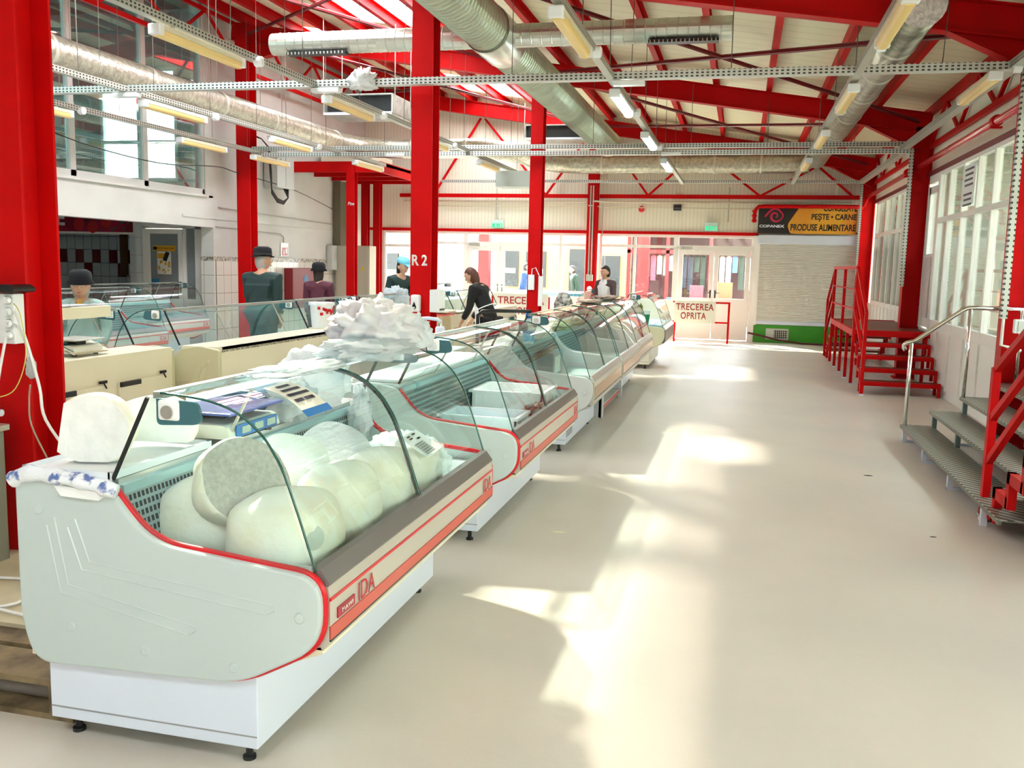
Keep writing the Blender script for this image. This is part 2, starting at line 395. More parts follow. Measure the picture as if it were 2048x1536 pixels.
# back wall: sheet above 2.45, then pvc glazing, doors, shutter
b = B(); b.hull([(x, y, z) for x, zt in ((XL, rz(XL)), (XR+.2, rz(XR+.2))) for y in (YB, YB+.12) for z in (2.45, zt)],
               [(0, 1, 3, 2), (4, 6, 7, 5), (0, 4, 5, 1), (2, 3, 7, 6), (0, 2, 6, 4), (1, 5, 7, 3)])
S(b.ob('wall_back', cream_sheet))
S(B().box(2.5, XR+.2, YB, YB+.12, 0, 2.45).ob('wall_back', cream_sheet))
S(B().box(XL, -8.78, YB, YB+.12, 0, 2.45).ob('wall_back', plaster))
S(B().box(-9.3, .34, YB-.05, YB, 2.42, 2.49).ob('trim_1', red))
def glazing(name, x0, x1, z0, z1, y, cols, rails, f=.06, dpt=.07, gm=winglass, skirt=0.0, fm_=pvc):
    """pvc frame with posts at cols and rails, panes inside, a solid skirt below"""
    fr = B()
    xs = [x0]+cols+[x1]; zs = [z0]+rails+[z1]
    for i, x in enumerate(xs):
        w = f
        xa = x if i == 0 else (x-w if i == len(xs)-1 else x-w/2)
        fr.box(xa, xa+w, y, y+dpt, z0, z1)
    for i, z in enumerate(zs):
        za = z if i == 0 else (z-f if i == len(zs)-1 else z-f/2)
        fr.box(x0, x1, y+.003, y+dpt-.003, za, za+f)
    o = fr.ob(name, fm_)
    g = B()
    for i in range(len(xs)-1):
        for j in range(len(zs)-1):
            g.box(xs[i]+.02, xs[i+1]-.02, y+dpt*.5-.004, y+dpt*.5+.004, zs[j]+.02, zs[j+1]-.02)
    if skirt: pass
    g.ob('pane', gm, o)
    return o
S(glazing('window_2', -8.78, -8.0, .85, 2.42, YB-.02, [], [2.05]))
S(glazing('window_3', -8.0, -6.62, .85, 2.42, YB-.02, [-7.42], [2.14]))
S(glazing('window_4', -4.85, -3.58, .85, 2.42, YB-.02, [-4.24], [2.14]))
S(glazing('window_5', -3.30, -1.50, .85, 2.42, YB-.02, [-2.46], [2.14]))
S(glazing('window_6', -6.62, -4.85, 2.12, 2.42, YB-.02, [], []))
S(glazing('window_7', -1.50, .27, 2.12, 2.42, YB-.02, [], []))
for i, (x0, x1) in enumerate(((-8.78, -6.62), (-4.85, -3.58), (-3.30, -1.50))):
    b = B(); b.box(x0, x1, YB-.02, YB+.05, 0, .86)
    nn = max(2, int((x1-x0)/.6)); w = (x1-x0)/nn
    for k in range(nn): b.box(x0+k*w+.05, x0+(k+1)*w-.05, YB-.03, YB-.02, .08, .78)
    S(b.ob('wall_back', pvc))
def leaf(x0, x1, y, hinge_left, name='door_leaf'):
    """one pvc door leaf: tall pane over a kick panel"""
    b = B()
    for a, c in ((x0, x0+.10), (x1-.10, x1)): b.box(a, c, y-.03, y+.04, .02, 2.08)
    for a, c in ((.02, .14), (.86, .97), (1.97, 2.08)): b.box(x0, x1, y-.028, y+.038, a, c)
    b.box(x0+.1, x1-.1, y-.01, y+.02, .14, .86)
    return b
def door(name, x0, x1, y, n):
    xm = (x0+x1)/2; fr = B()
    fr.box(x0-.06, x0, y-.02, y+.06, 0, 2.14); fr.box(x1, x1+.06, y-.02, y+.06, 0, 2.14); fr.box(x0, x1, y-.02, y+.06, 2.08, 2.14)
    o = S(fr.ob(name, pvc))
    for a, c, hl in ((x0+.01, xm-.005, True), (xm+.005, x1-.01, False)):
        l = leaf(a, c, y, hl).ob('leaf', pvc, o)
        B().box(a+.09, c-.09, y-.004, y+.004, .96, 1.98).ob('pane', winglass, l)
        hx = c-.05 if hl else a+.05
        h = B(); h.box(hx-.015, hx+.015, y-.045, y-.03, .98, 1.16); h.tube([(hx, y-.04, 1.10), (hx, y-.08, 1.10), (hx+(-.11 if hl else .11), y-.08, 1.10)], .010)
        h.ob('handle', chrome if n else blk, l)
    c = B(); c.box(x0+.05, x0+.30, y-.09, y-.03, 2.09, 2.15); c.tube([(x0+.2, y-.06, 2.09), (x0+.35, y-.12, 2.06), (x0+.5, y-.04, 2.06)], .008)
    c.ob('door_closer', galv, o)
    return o
door('door_1', -6.56, -4.90, YB, 1)
door('door_2', -1.44, .20, YB, 0)
S(B().box(.26, .36, YB-.05, YB+.05, 0, 2.45).ob('trim_2', pvc))

# roller shutter with its green kerb
t = T('roller_shutter', 'closed white slatted roller shutter above a green kerb', 'roller shutter', (1.42, YB-.1, .4))
B().box(.34, 2.5, YB-.24, YB, 2.24, 2.44).ob('housing', white, t, bev=.01)
sl = B()
zz = .50
while zz < 2.25:
    sl.prism([(YB-.10, zz), (YB-.118, zz+.008), (YB-.118, zz+.027), (YB-.10, zz+.035), (YB-.08, zz+.035), (YB-.08, zz)], 0, .38, 2.46); zz += .0365
sl.ob('curtain', M('shutter_slats', (.76, .74, .67), .45), t)
B().box(.36, 2.48, YB-.125, YB-.075, .42, .50).ob('bottom_rail', white, t)
S(B().box(.30, 2.5, YB+.02, YB+.12, 0, 2.45).ob('wall_back', cream_sheet))
for a in (.34, 2.46): B().box(a, a+.05, YB-.13, YB, .40, 2.24).ob('guide_rail', pvc, t)
S(B().box(.34, 2.5, YB-.10, YB+.05, 0, .41).ob('wall_back', M('green_paint', (.03, .30, .008), .4, var=.15, vscale=3)))
t = T('vent_grille', 'small wall vent in the green kerb below the shutter', 'vent', (.98, YB-.11, .08))
B().box(.62, 1.12, YB-.115, YB-.10, .08, .33).ob('frame', M('dirty_white_patch', (.55, .58, .50), .6), t)
g = B(); g.box(.80, 1.10, YB-.12, YB-.114, .10, .30); g.ob('opening', M('vent_black', (.012, .012, .012), .6), t)
g = B()
for k in range(7): g.box(.81+.045*k, .82+.045*k, YB-.126, YB-.12, .10, .30)
for k in range(5): g.box(.80, 1.10, YB-.125, YB-.121, .11+.045*k, .117+.045*k)
g.ob('grille_bars', galv, t)

# left wall: white plaster with the big upper window and the shop recess under a beam
S(B().box(XL-.25, XL, 14.95, YB+.1, 0, rz(XL)).ob('wall_left', plaster))
S(B().box(XL-.25, XL, 3.5, 14.95, 2.18, 2.74).ob('wall_left', plaster))
S(B().box(XL-.25, XL+.05, 3.5, 14.75, 2.70, 2.745).ob('trim_3', plaster))
S(B().box(XL-.25, XL, 3.5, 14.95, 6.05, 6.2).ob('wall_left', plaster))
S(B().box(XL-.25, XL, 14.72, 14.95, 2.7, 6.05).ob('wall_left', plaster))
S(B().box(XL, XL+.02, 14.0, 20.0, 2.33, 2.37).ob('trim_4', plaster))
# upper window: frames, dark panes
t = B()
ym = [3.6, 6.4, 8.1, 9.75, 11.42, 13.08, 14.72]
for y in ym: t.box(XL-.10, XL-.02, y-.055, y+.055, 2.74, 6.05)
t.box(XL-.10, XL-.02, 3.5, 14.72, 2.74, 2.84); t.box(XL-.10, XL-.02, 3.5, 14.72, 5.95, 6.05)
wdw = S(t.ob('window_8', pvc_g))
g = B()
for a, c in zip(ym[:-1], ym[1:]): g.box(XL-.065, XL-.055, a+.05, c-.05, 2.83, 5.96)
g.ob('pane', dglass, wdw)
# dim storey behind the upper window
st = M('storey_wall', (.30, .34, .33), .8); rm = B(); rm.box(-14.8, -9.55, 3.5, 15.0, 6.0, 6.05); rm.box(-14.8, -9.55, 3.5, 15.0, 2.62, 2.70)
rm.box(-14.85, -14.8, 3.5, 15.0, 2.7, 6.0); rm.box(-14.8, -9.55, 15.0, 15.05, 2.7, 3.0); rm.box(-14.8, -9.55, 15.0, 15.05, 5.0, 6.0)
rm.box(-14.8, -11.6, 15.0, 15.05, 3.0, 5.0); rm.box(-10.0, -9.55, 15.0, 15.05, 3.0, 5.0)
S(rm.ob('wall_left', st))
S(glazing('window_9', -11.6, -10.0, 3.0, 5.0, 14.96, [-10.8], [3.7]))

# shop recess
tile_sh = grid('shop_tiles', (.62, .68, .74), (.10, .14, .18), .215, .29, 0, 2, .05, .2, red=((.16, .004, .008), 5), offs=(0, -.03))
tile_w = grid('white_tiles', (.74, .78, .78), (.35, .36, .34), .25, .33, 0, 2, .025, .2)
S(B().box(-17, -11.42, 17.6, 17.7, 0, 3.0).ob('wall_left', tile_sh, keep=True))
S(B().box(-17.1, XL-.2, 3.4, 18.0, 2.66, 2.70).ob('ceiling', M('recess_ceiling', (.45, .45, .42), .7)))
S(B().box(-11.42, -11.12, 15.45, 17.6, 0, 2.66).ob('wall_left', tile_w, keep=True))
S(B().box(-11.12, -10.95, 15.22, 15.5, 0, 2.66).ob('wall_left', tile_w, keep=True))
S(B().box(-11.12, XL-.2, 15.20, 15.32, 2.24, 2.66).ob('wall_left', plaster))
S(B().box(-17.1, -17, 3.5, 17.6, 0, 2.66).ob('wall_left', tile_w, keep=True))
S(B().box(-17.1, XL-.2, 3.3, 3.4, 0, 2.7).ob('wall_left', plaster))
# recess door (grey pane, white frame) facing the hall
yd = 15.2
fr = B(); fr.box(-10.95, -9.5, yd, yd+.08, 2.16, 2.24)
for x in (-10.95, -10.10, -9.85): fr.box(x, x+.06, yd, yd+.08, 0, 2.2)
fr.box(-9.79, XL-.26, yd, yd+.08, 0, 2.24); fr.box(-10.05, -9.82, yd+.02, yd+.07, 0, .86)
d3 = S(fr.ob('door_3', pvc))
fr = B()
for a, c in ((-10.88, -10.79), (-10.19, -10.10)): fr.box(a, c, yd-.02, yd+.04, .03, 2.15)
for a, c in ((.03, .86), (2.06, 2.15)): fr.box(-10.88, -10.10, yd-.018, yd+.038, a, c)
lf = fr.ob('leaf', pvc, d3)
frost = M('frosted_pane', (.22, .25, .26), .12)
B().box(-10.80, -10.18, yd, yd+.01, .85, 2.07).ob('pane', frost, lf)
B().box(-10.05, -9.84, yd+.03, yd+.04, .86, 2.17).ob('side_pane', frost, d3)
B().tube([(-10.15, yd-.02, 1.12), (-10.15, yd-.06, 1.12), (-10.28, yd-.06, 1.09)], .011).box(-10.17, -10.13, yd-.03, yd-.02, .98, 1.18).ob('handle', chrome, lf)
po = T('payment_poster', 'yellow bill-payment poster with a phone on the grey glass door', 'poster', (-10.5, yd-.01, 1.31))
yel = M('poster_yellow', (.70, .34, .01), .5); wp = M('poster_white', (.80, .79, .70), .5)
B().box(-10.73, -10.26, yd-.012, yd-.003, 1.74, 1.84).ob('heading_strip', yel, po)
txt('PLĂȚI FACTURI', blk, po, (-10.62, yd-.013, 1.768), (1, 0, 0), (0, 0, 1), .34, .05, bold=.01)
B().box(-10.72, -10.64, yd-.016, yd-.012, 1.76, 1.82).ob('logo_mark', blk, po)
B().box(-10.64, -10.35, yd-.012, yd-.003, 1.31, 1.73).ob('sheet', wp, po)
b = B(); rnd.seed(5)
for k in range(16):
    x, z = rnd.uniform(-10.61, -10.38), rnd.uniform(1.34, 1.56); r = rnd.uniform(.012, .028)
    b.lathe([(r, -.004), (r, 0)], (x, yd-.012, z), 10, 1)
b.box(-10.63, -10.46, yd-.015, yd-.012, 1.60, 1.70); b.ob('coin_dots', yel, po)['kind'] = 'stuff'
b = B(); b.prism([(-10.52, 1.57), (-10.44, 1.55), (-10.37, 1.71), (-10.45, 1.73)], 1, yd-.022, yd-.014); b.ob('phone_picture', blk, po)
o = B().box(-10.78, -10.62, yd-.005, yd-.001, 1.10, 1.22).ob('opening_hours_sticker', M('sticker_blue', (.02, .16, .35), .4)); tag(o, 'small blue and white sticker low on the grey glass door', 'sticker')
# tiled dado with a patterned border on the left wall
til = grid('dado_tiles', (.76, .74, .66), (.20, .19, .15), .25, .33, 1, 2, .03, .2)
S(B().box(XL, XL+.012, 15.0, 21.8, 0, 1.60).ob('wall_left', til, keep=True))
S(B().box(XL-.25, XL+.012, 14.93, 14.95, 0, 1.60).ob('wall_left', grid('dado_tiles_end', (.76, .76, .70), (.20, .19, .15), .25, .33, 0, 2, .03, .2), keep=True))
bm_ = M('border_tiles', (.62, .60, .50), .3, var=.85, vscale=26, col2=(.07, .05, .04))
S(B().box(XL, XL+.016, 14.95, 21.8, 1.58, 1.66).ob('trim_5', bm_)); S(B().box(XL-.25, XL+.016, 14.925, 14.95, 1.58, 1.66).ob('trim_6', bm_))

# right wall: sheet above, pvc glazing between the columns
S(B().box(XR, XR+.15, -3.4, YB+.1, 3.16, rz(XR)).ob('wall_right', cream_sheet_y))
S(B().box(XR-.05, XR, 4.2, 21.3, 3.12, 3.19).ob('trim_7', M('dark_red_paint', (.14, .003, .005), .4)))
def sideglaze(name, y0, y1, z0, z1, posts, rails, par=None, f=.07):
    fr = B(); ps = [y0]+posts+[y1]; zs = [z0]+rails+[z1]
    for i, y in enumerate(ps):
        ya = y if i == 0 else (y-f if i == len(ps)-1 else y-f/2)
        fr.box(XR-.04, XR+.04, ya, ya+f, z0, z1)
    for i, z in enumerate(zs):
        za = z if i == 0 else (z-f if i == len(zs)-1 else z-f/2)
        fr.box(XR-.037, XR+.037, y0, y1, za, za+f)
    o = S(fr.ob(name, pvc)); g = B()
    for i in range(len(ps)-1):
        for j in range(len(zs)-1): g.box(XR-.004, XR+.004, ps[i]+.02, ps[i+1]-.02, zs[j]+.02, zs[j+1]-.02)
    g.ob('pane', sideglass, o); return o
sideglaze('window_10', 9.95, 14.55, .92, 3.14, [10.75, 11.55, 12.3, 13.05, 13.85], [2.42])
sideglaze('window_11', 15.75, 20.9, 1.0, 3.14, [16.4, 17.0, 17.6, 18.2, 18.9, 19.6, 20.3], [2.42])
sideglaze('window_12', -3.4, 9.5, .92, 3.14, [-1.8, -.4, 1.0, 2.4, 3.8, 5.2, 6.2, 7.2, 8.4], [2.42])
b = B(); b.box(XR-.02, XR+.1, -3.4, 14.6, 0, .93)
for y in [4.5+.78*k for k in range(13)]: b.box(XR-.04, XR-.02, y+.05, y+.70, .10, .85)
S(b.ob('wall_right', pvc))
b = B(); b.box(XR-.02, XR+.1, 15.7, YB, 0, 1.0)
for y in [15.8+.45*k for k in range(12)]: b.box(XR-.035, XR-.02, y+.03, y+.42, .70, .98)
S(b.ob('wall_right', pvc))
S(B().box(XR-.02, XR+.1, 14.6, 15.7, 0, .83).ob('wall_right', pvc)); S(B().box(XR, XR+.1, 15.36, 15.74, .83, 3.17).ob('wall_right', cream_sheet_y))
# entrance door beside the second column on the landing
b = B(); b.box(XR-.03, XR+.05, 14.55, 15.35, 3.0, 3.14)
for y in (14.55, 15.28): b.box(XR-.04, XR+.04, y, y+.08, .84, 3.0)
d4 = S(b.ob('door_4', pvc))
b = B(); b.box(XR-.02, XR+.03, 14.63, 15.28, .86, 1.95); b.box(XR-.03, XR+.03, 14.63, 14.72, .86, 2.95); b.box(XR-.03, XR+.03, 15.19, 15.28, .86, 2.95); b.box(XR-.03, XR+.03, 14.63, 15.28, 2.84, 2.95)
lf = b.ob('leaf', pvc, d4); B().box(XR-.004, XR+.004, 14.7, 15.2, 1.93, 2.86).ob('pane', winglass, lf)
B().box(XR-.05, XR-.03, 14.74, 15.17, 1.0, 1.90).ob('kick_panel', M('greyed_pvc', (.66, .60, .58), .3), lf)

S(B().box(XL-.25, XL, -3.4, 3.5, 0, 6.2).ob('wall_left', plaster))  # unseen stretch added to shut out daylight on the near case end
S(B().box(-15, XR+.15, -3.5, -3.4, 0, 6.3).ob('wall_light_block', plaster))  # unseen wall added to keep daylight off surfaces facing the camera
# ------------------------------------------------------------------ steel frame
def ibeam(p, q, w, h, t=.014):
    """I section from p to q, web vertical"""
    b = B(); p, q = Vector(p), Vector(q); d = (q-p).normalized(); r = d.cross(Vector((0, 0, 1))).normalized(); u = r.cross(d)
    for s in (-1, 1): b.beam(p+u*s*(h/2-t/2), q+u*s*(h/2-t/2), w, t)
    b.beam(p, q, t, h-2*t); return b
def column(x, y, w, d, z1, label, web='x', base=0, flip=False):
    """H column: flanges face -y and +y (web 'x') or face -x and +x (web 'y')"""
    b = B(); t = .016
    if web == 'x':
        for s in (-1, 1): b.box(x-w/2, x+w/2, y+s*d/2-(t if s > 0 else 0), y+s*d/2+(t if s < 0 else 0), base, z1)
        b.box(x-.006, x+.006, y-d/2+t, y+d/2-t, base, z1)
    else:
        for s in (-1, 1): b.box(x+s*w/2-(t if s > 0 else 0), x+s*w/2+(t if s < 0 else 0), y-d/2, y+d/2, base, z1)
        b.box(x-w/2+t, x+w/2-t, y-.006, y+.006, base, z1)
    b.box(x-w/2-.04, x+w/2+.04, y-d/2-.04, y+d/2+.04, base, base+.02)
    return tag(b.ob('steel_column', red), label, 'column')
for y, lb in ((9.7, 'red steel column against the right wall, nearest the grating steps'), (15.5, 'red steel column against the right wall beside the red landing'), (21.55, 'red steel column in the corner beside the roller shutter')):
    column(2.6, y, .29, .20, rb(2.6)+.1, lb, 'y')
PC = column(-3.45, 3.85, .22, .24, rb(-3.45), 'large red steel column at the left edge carrying a socket strip')
column(-3.45, 9.78, .24, .24, rb(-3.45), 'red steel column painted with white R 2 between the counter rows')
column(-3.45, 15.5, .21, .24, rb(-3.45), 'red steel column behind the glass cases carrying a white plug strip')
column(-3.45, 21.6, .24, .22, 4.4, 'red steel column on the back wall with grey conduits running down')
column(-8.93, 15.5, .27, .26, rb(-8.9)+.1, 'dark red steel column by the left wall in front of the tiled dado')
column(-7.95, 18.0, .18, .18, 3.62, 'slim red steel post standing under the front of the canopy')
column(-8.75, 20.6, .16, .16, 3.5, 'dark slim red post behind the grey electrical cabinet')
column(-8.42, 20.55, .17, .17, 3.5, 'slim red post at the corner of the back glazing')
for y, lb in ((9.7, 'nearest sloping red roof beam'), (15.5, 'middle sloping red roof beam'), (21.4, 'red roof beam against the back wall')):
    b = B(); t = .014
    for dz in (0, .31-t): b.beam((XL+.1, y, rb(XL)+dz+.007), (2.7, y, rb(2.7)+dz+.007), .17, t)
    b.beam((XL+.1, y, rb(XL)+.155), (2.7, y, rb(2.7)+.155), .012, .28)
    for x0, x1, dz in ((2.62, 1.75, .30), (-8.95, -7.9, .34)):
        b.prism([(x0, rb(x0)-dz), (x0, rb(x0)+.02), (x1, rb(x1)+.02)], 1, y-.012, y+.012)
        b.hull([(x0, y-.085, rb(x0)-dz), (x0, y+.085, rb(x0)-dz), (x1, y+.085, rb(x1)), (x1, y-.085, rb(x1))], [(0, 1, 2, 3)])
    tag(b.ob('roof_beam', red), lb, 'beam')
pur = None
for k in range(15):
    x = 2.73-.83*k
    if x < XL: continue
    if pur is None:
        b = B(); b.box(-.005, .005, -3.3, YB, -.17, 0); b.box(-.005, .075, -3.3, YB, -.17, -.16); b.box(-.005, .075, -3.3, YB, -.01, 0)
        pur = b.ob('purlin', red, keep=True); tag(pur, 'red steel purlin running lengthwise under the roof sheets', 'purlin', 'purlins under the roof'); pur.location = (x, 0, rz(x)-.008)
    else:
        c = pur.copy(); COL.objects.link(c); c.location = (x, 0, rz(x)-.008)
def brace(p, q, lb, r=.03): tag(B().tube([(*p, rb(p[0])+.15), (*q, rb(q[0])+.15)], r, 6).ob('roof_brace', M('dark_red_paint', (.14, .003, .005), .4)), lb, 'brace', 'crossed bracing tubes under the roof')
for y0, y1 in ((9.8, 15.4), (15.6, 21.3)):
    for x0, x1 in ((-3.3, 2.5), (-8.8, -3.6)):
        brace((x0, y0), (x1, y1), 'red bracing tube crossing diagonally under the roof'); brace((x1, y0), (x0, y1), 'red bracing tube crossing diagonally under the roof')
def truss(a, c, zb, zt, n, lb, ph=0, end=None):
    b = B(); a, c = Vector(a), Vector(c)
    b.beam((a.x, a.y, zb), (c.x, c.y, zb), .05, .07)
    if zt: b.beam((a.x, a.y, zt(0) if callable(zt) else zt), (c.x, c.y, zt(1) if callable(zt) else zt), .05, .06)
    for k in range(n):
        f0, f1 = k/n, (k+1)/n
        z0 = zb if (k+ph) % 2 == 0 else (zt(f0) if callable(zt) else zt); z1 = zb if (k+ph) % 2 else (zt(f1) if callable(zt) else zt)
        p, q = a.lerp(c, f0), a.lerp(c, f1); b.beam((p.x, p.y, z0), (q.x, q.y, z1), .04, .045)
    return tag(b.ob('lattice_girder', red), lb, 'girder')
truss((2.70, 9.8, 0), (2.70, 15.4, 0), 3.57, 4.10, 6, 'red zigzag girder above the near windows of the right wall')
truss((2.70, 15.6, 0), (2.70, 21.3, 0), 3.57, 4.10, 6, 'red zigzag girder above the far windows of the right wall', 1)
truss((-9.05, 9.8, 0), (-9.05, 15.35, 0), 5.16, 5.80, 6, 'red zigzag girder crossing the upper window on the left')
truss((-9.05, 15.65, 0), (-9.05, 21.3, 0), 5.05, 5.75, 6, 'red zigzag girder high on the white left wall')
zt = lambda f: rb(-3.3+f*5.8)-.02
b = truss((-3.32, 21.68, 0), (2.45, 21.68, 0), 3.28, None, 5, 'x') if False else None
def webgirder(x0, x1, vs, lb):
    b = B(); b.beam((x0, 21.7, 3.28), (x1, 21.7, 3.28), .05, .09)
    for v, l, r in vs:
        if l is not None: b.beam((v, 21.7, 3.30), (l, 21.7, rb(l)), .045, .05)
        if r is not None: b.beam((v, 21.7, 3.30), (r, 21.7, rb(r)), .045, .05)
    tag(b.ob('lattice_girder', red), lb, 'girder')
webgirder(-3.32, 2.45, [(-2.19, -3.2, -1.05), (.32, -1.0, 1.5), (2.3, 1.55, None)], 'red zigzag girder on the back wall right of the conduit column')
webgirder(-8.3, -3.58, [(-7.42, None, -6.25), (-4.61, -6.15, -3.6)], 'red zigzag girder on the back wall left of the conduit column')

# canopy in the far left corner
t = T('entrance_canopy', 'dark red steel canopy in the far left corner on slim posts', 'canopy', (-8.35, 19.8, 3.46))
B().box(-9.25, -7.3, 18.0, 21.7, 3.60, 3.66).ob('deck', M('dark_red_paint', (.14, .003, .005), .4), t)
b = B(); b.box(-9.25, -7.3, 17.95, 18.0, 3.46, 3.68); b.box(-7.35, -7.3, 18.0, 21.7, 3.46, 3.68)
for y in (18.9, 19.8, 20.7): b.box(-9.25, -7.35, y, y+.06, 3.46, 3.60)
b.ob('edge_frame', red, t)
B().box(-9.2, -8.0, 19.15, 20.4, 3.69, 3.98).ob('top_box', cream_p, t)
# ------------------------------------------------------------------ serve-over display cases
GC = [(-.035, .685), (-.06, .76), (-.09, .85), (-.14, .985), (-.175, 1.05), (-.22, 1.11), (-.30, 1.17), (-.39, 1.20), (-.48, 1.212), (-.57, 1.218)]
def smooth_curve(p, n=3):
    out = []
    for i in range(len(p)-1):
        p0, p1, p2, p3 = p[max(i-1, 0)], p[i], p[i+1], p[min(i+2, len(p)-1)]
        for k in range(n):
            t = k/n
            out.append(tuple(.5*((2*p1[j])+(-p0[j]+p2[j])*t+(2*p0[j]-5*p1[j]+4*p2[j]-p3[j])*t*t+(-p0[j]+3*p1[j]-3*p2[j]+p3[j])*t**3) for j in (0, 1)))
    out.append(p[-1]); return out
GS = smooth_curve(GC)
def serve_case(label, y0, y1, xf=-1.2, m=1, st='red', D=1.1, base=None, seam=True, group='glass serve-over cases', name='display_case', hs=1.0, worktop=True, ends=(True, True), glass_on=True, legs=False, lit=0):
    """m = 1 glass front faces +x (the aisle), m = -1 faces -x. st: red, grey or cream moulding"""
    def X(d): return xf+m*d
    t = T(name, label, 'display case', (X(-D/2), (y0+y1)/2, 0), group)
    side = {'red': panel_pale, 'grey': grey_m, 'cream': olive_p}[st]
    k = (D-.74)/.36   # stretch of the seller's shelf
    out = rpoly([(X(-D), .905, .02), (X(-.92), .935, .05), (X(-.745), .905, .03), (X(-.60), .735, .14), (X(0), .678, .09), (X(0), .455, .10), (X(-.285), .30, .09), (X(-D+.05), .275, .16), (X(-D-.0), .42, .10)], 7)
    th = .045
    for e, (a, c) in enumerate(((y0, y0+th), (y1-th, y1))):
        b = B(); b.prism(out, 1, a, c); sp_ = b.ob('side_panel', side, t, bev=.008)
        if st == 'red':
            ys_ = a+.034 if e == 0 else c-.034
            lo = [i for i, p in enumerate(out)]
            B().tube([(p[0]+m*.0, ys_, p[1]) for p in out[21:67]], .0125, 6).ob('edge_trim', trim_red, sp_, smooth=True)
        s = -1 if e == 0 else 1; yy = a if e == 0 else c
        b = B()
        for (dx, z) in ((-1.01, .81), (-.90, .42), (-.62, .37), (-.30, .355), (-.07, .545)):
            b.lathe([(.017, 0), (.017, s*.003), (.013, s*.005)], (X(dx*D/1.1), yy, z), 14, 1)
        b.ob('screw_caps', side, sp_, smooth=False)['kind'] = 'stuff'
        # two raised L-shaped ribs on the outer face
        b = B()
        for pts in ([(-.98, .76), (-.935, .535), (-.46, .445)], [(-.90, .76), (-.85, .62), (-.18, .545)]):
            ln = [(X(q[0]*D/1.1), yy, q[1]) for q in pts]
            for off in (0, .03):
                q = [(p[0]+m*off, p[1], p[2]+off) for p in ln]; b.tube(q, .0028, 4)
            b.tube([ln[-1], (ln[-1][0]+m*.026, yy, ln[-1][2]+.014), (ln[-1][0]+m*.03, yy, ln[-1][2]+.03)], .0028, 4)
        b.ob('pressed_ribs', side, sp_)
    ya, yb = y0+th, y1-th
    body = {'red': white, 'grey': grey_m, 'cream': cream_p}[st]
    # tub: underside, seller side and a low inner floor
    b = B(); b.prism([(X(-.02), .44), (X(-.26), .375), (X(-D+.03), .31), (X(-D+.03), .29), (X(-.27), .315), (X(-.01), .42)], 1, ya, yb); b.ob('underside', {'red': cream_p, 'grey': steel, 'cream': cream_p}[st], t)
    b = B(); b.box(X(-.70), X(-.05), ya, yb, .54, .56); b.box(X(-.06), X(-.035), ya, yb, .54, .68); b.box(X(-.70), X(-.05), ya, ya+.004, .56, .70); b.ob('deck', tub, t)
    b = B(); b.prism([(X(-.74), .90), (X(-.73), .90), (X(-.655), .56), (X(-.665), .56)], 1, ya, yb)
    b.ob('grille', perforated('grille_holes', (.32, .44, .47), .022, .030, 1, 2, .62, (.008, .014, .018)), t)
    B().box(X(-.76), X(-.715), ya, yb, .875, .905).ob('grille_rail', M('cyan_aluminium', (.40, .62, .68), .3, .5), t)
    if worktop:
        B().box(X(-D-.005), X(-.735), ya, yb, .905, .925).ob('worktop', steel if st != 'cream' else cream_p, t)
    back = B(); back.box(X(-D), X(-D+.03), ya, yb, .06 if m < 0 else .28, .905); bk = back.ob('rear_panel', cream_p, t)
    # front bumper with its stripes
    b = B(); b.prism([(X(-.045), .70), (X(-.02), .695), (X(.012), .65), (X(.006), .64), (X(-.05), .64)], 1, ya, yb); b.ob('front_sill', dgrey if st == 'red' else steel, t)
    face = B(); face.prism([(X(.006), .64), (X(.012), .60), (X(.012), .46), (X(-.01), .43), (X(-.04), .43), (X(-.04), .64)], 1, ya, yb)
    fc = face.ob('front_bumper', {'red': ivory, 'grey': ivory, 'cream': dgrey}[st], t)
    if st == 'red':
        B().box(X(.010), X(.0155), ya, yb, .594, .604).ob('thin_stripe', trim_red, fc)
        B().box(X(.010), X(.017), ya, yb, .470, .512).ob('wide_stripe', coral, fc)
        B().box(X(.010), X(.0150), ya, yb, .462, .468).ob('shadow_gap', blk, fc)
        for yy, al in ((ya+.05, 1), (yb-.24, 0)):
            if al: B().box(X(.010), X(.018), yy, yy+.13, .522, .556).ob('badge', M('badge_red', (.42, .01, .03), .3), fc)
            txt('IDA' if al else 'IDA', trim_red, fc, (X(.017), yy+(.16 if al else .06), .520), (0, m, 0), (0, 0, 1), .14, .062, bold=-.005)
            if al: txt('MAWI', M('badge_letters', (.8, .7, .68), .4), fc, (X(.019), yy+.025, .532), (0, m, 0), (0, 0, 1), .085, .016, bold=.01)
    elif st == 'grey':
        B().box(X(.010), X(.016), ya+.02, yb-.02, .50, .60).ob('wide_stripe', M('peach_aluminium', (.60, .36, .22), .25, .6), fc)
        B().box(X(.010), X(.0155), ya, yb, .485, .49).ob('shadow_gap', blk, fc)
    # plinth
    bl = base or (y0+.03, y1-.24)
    if legs:
        b = B()
        for yy in (y0+.05, y1-.15): b.box(X(-.24), X(-.20), yy, yy+.10, .0, .32)
        b.ob('leg', grey_m, t); b = B(); b.box(X(-.9), X(-.21), y0+.05, y0+.12, 0, .30); b.ob('leg', grey_m, t)
        b = B(); b.box(X(-.30), X(-.22), y0+.15, y1-.2, .06, .12); b.ob('lower_rail', ivory, t); B().box(X(-.23), X(-.215), y0+.15, y1-.2, .075, .10).ob('red_strip', trim_red, t)
        B().box(X(-.9), X(-.34), y0+.15, y1-.15, .12, .30).ob('machine_box', grey_m, t)
    else:
        b = B(); b.box(X(-D+.08), X(-.235), bl[0], bl[1], .07, .33); o = b.ob('plinth', {'red': white, 'grey': white, 'cream': cream_p}[st], t, bev=.004)
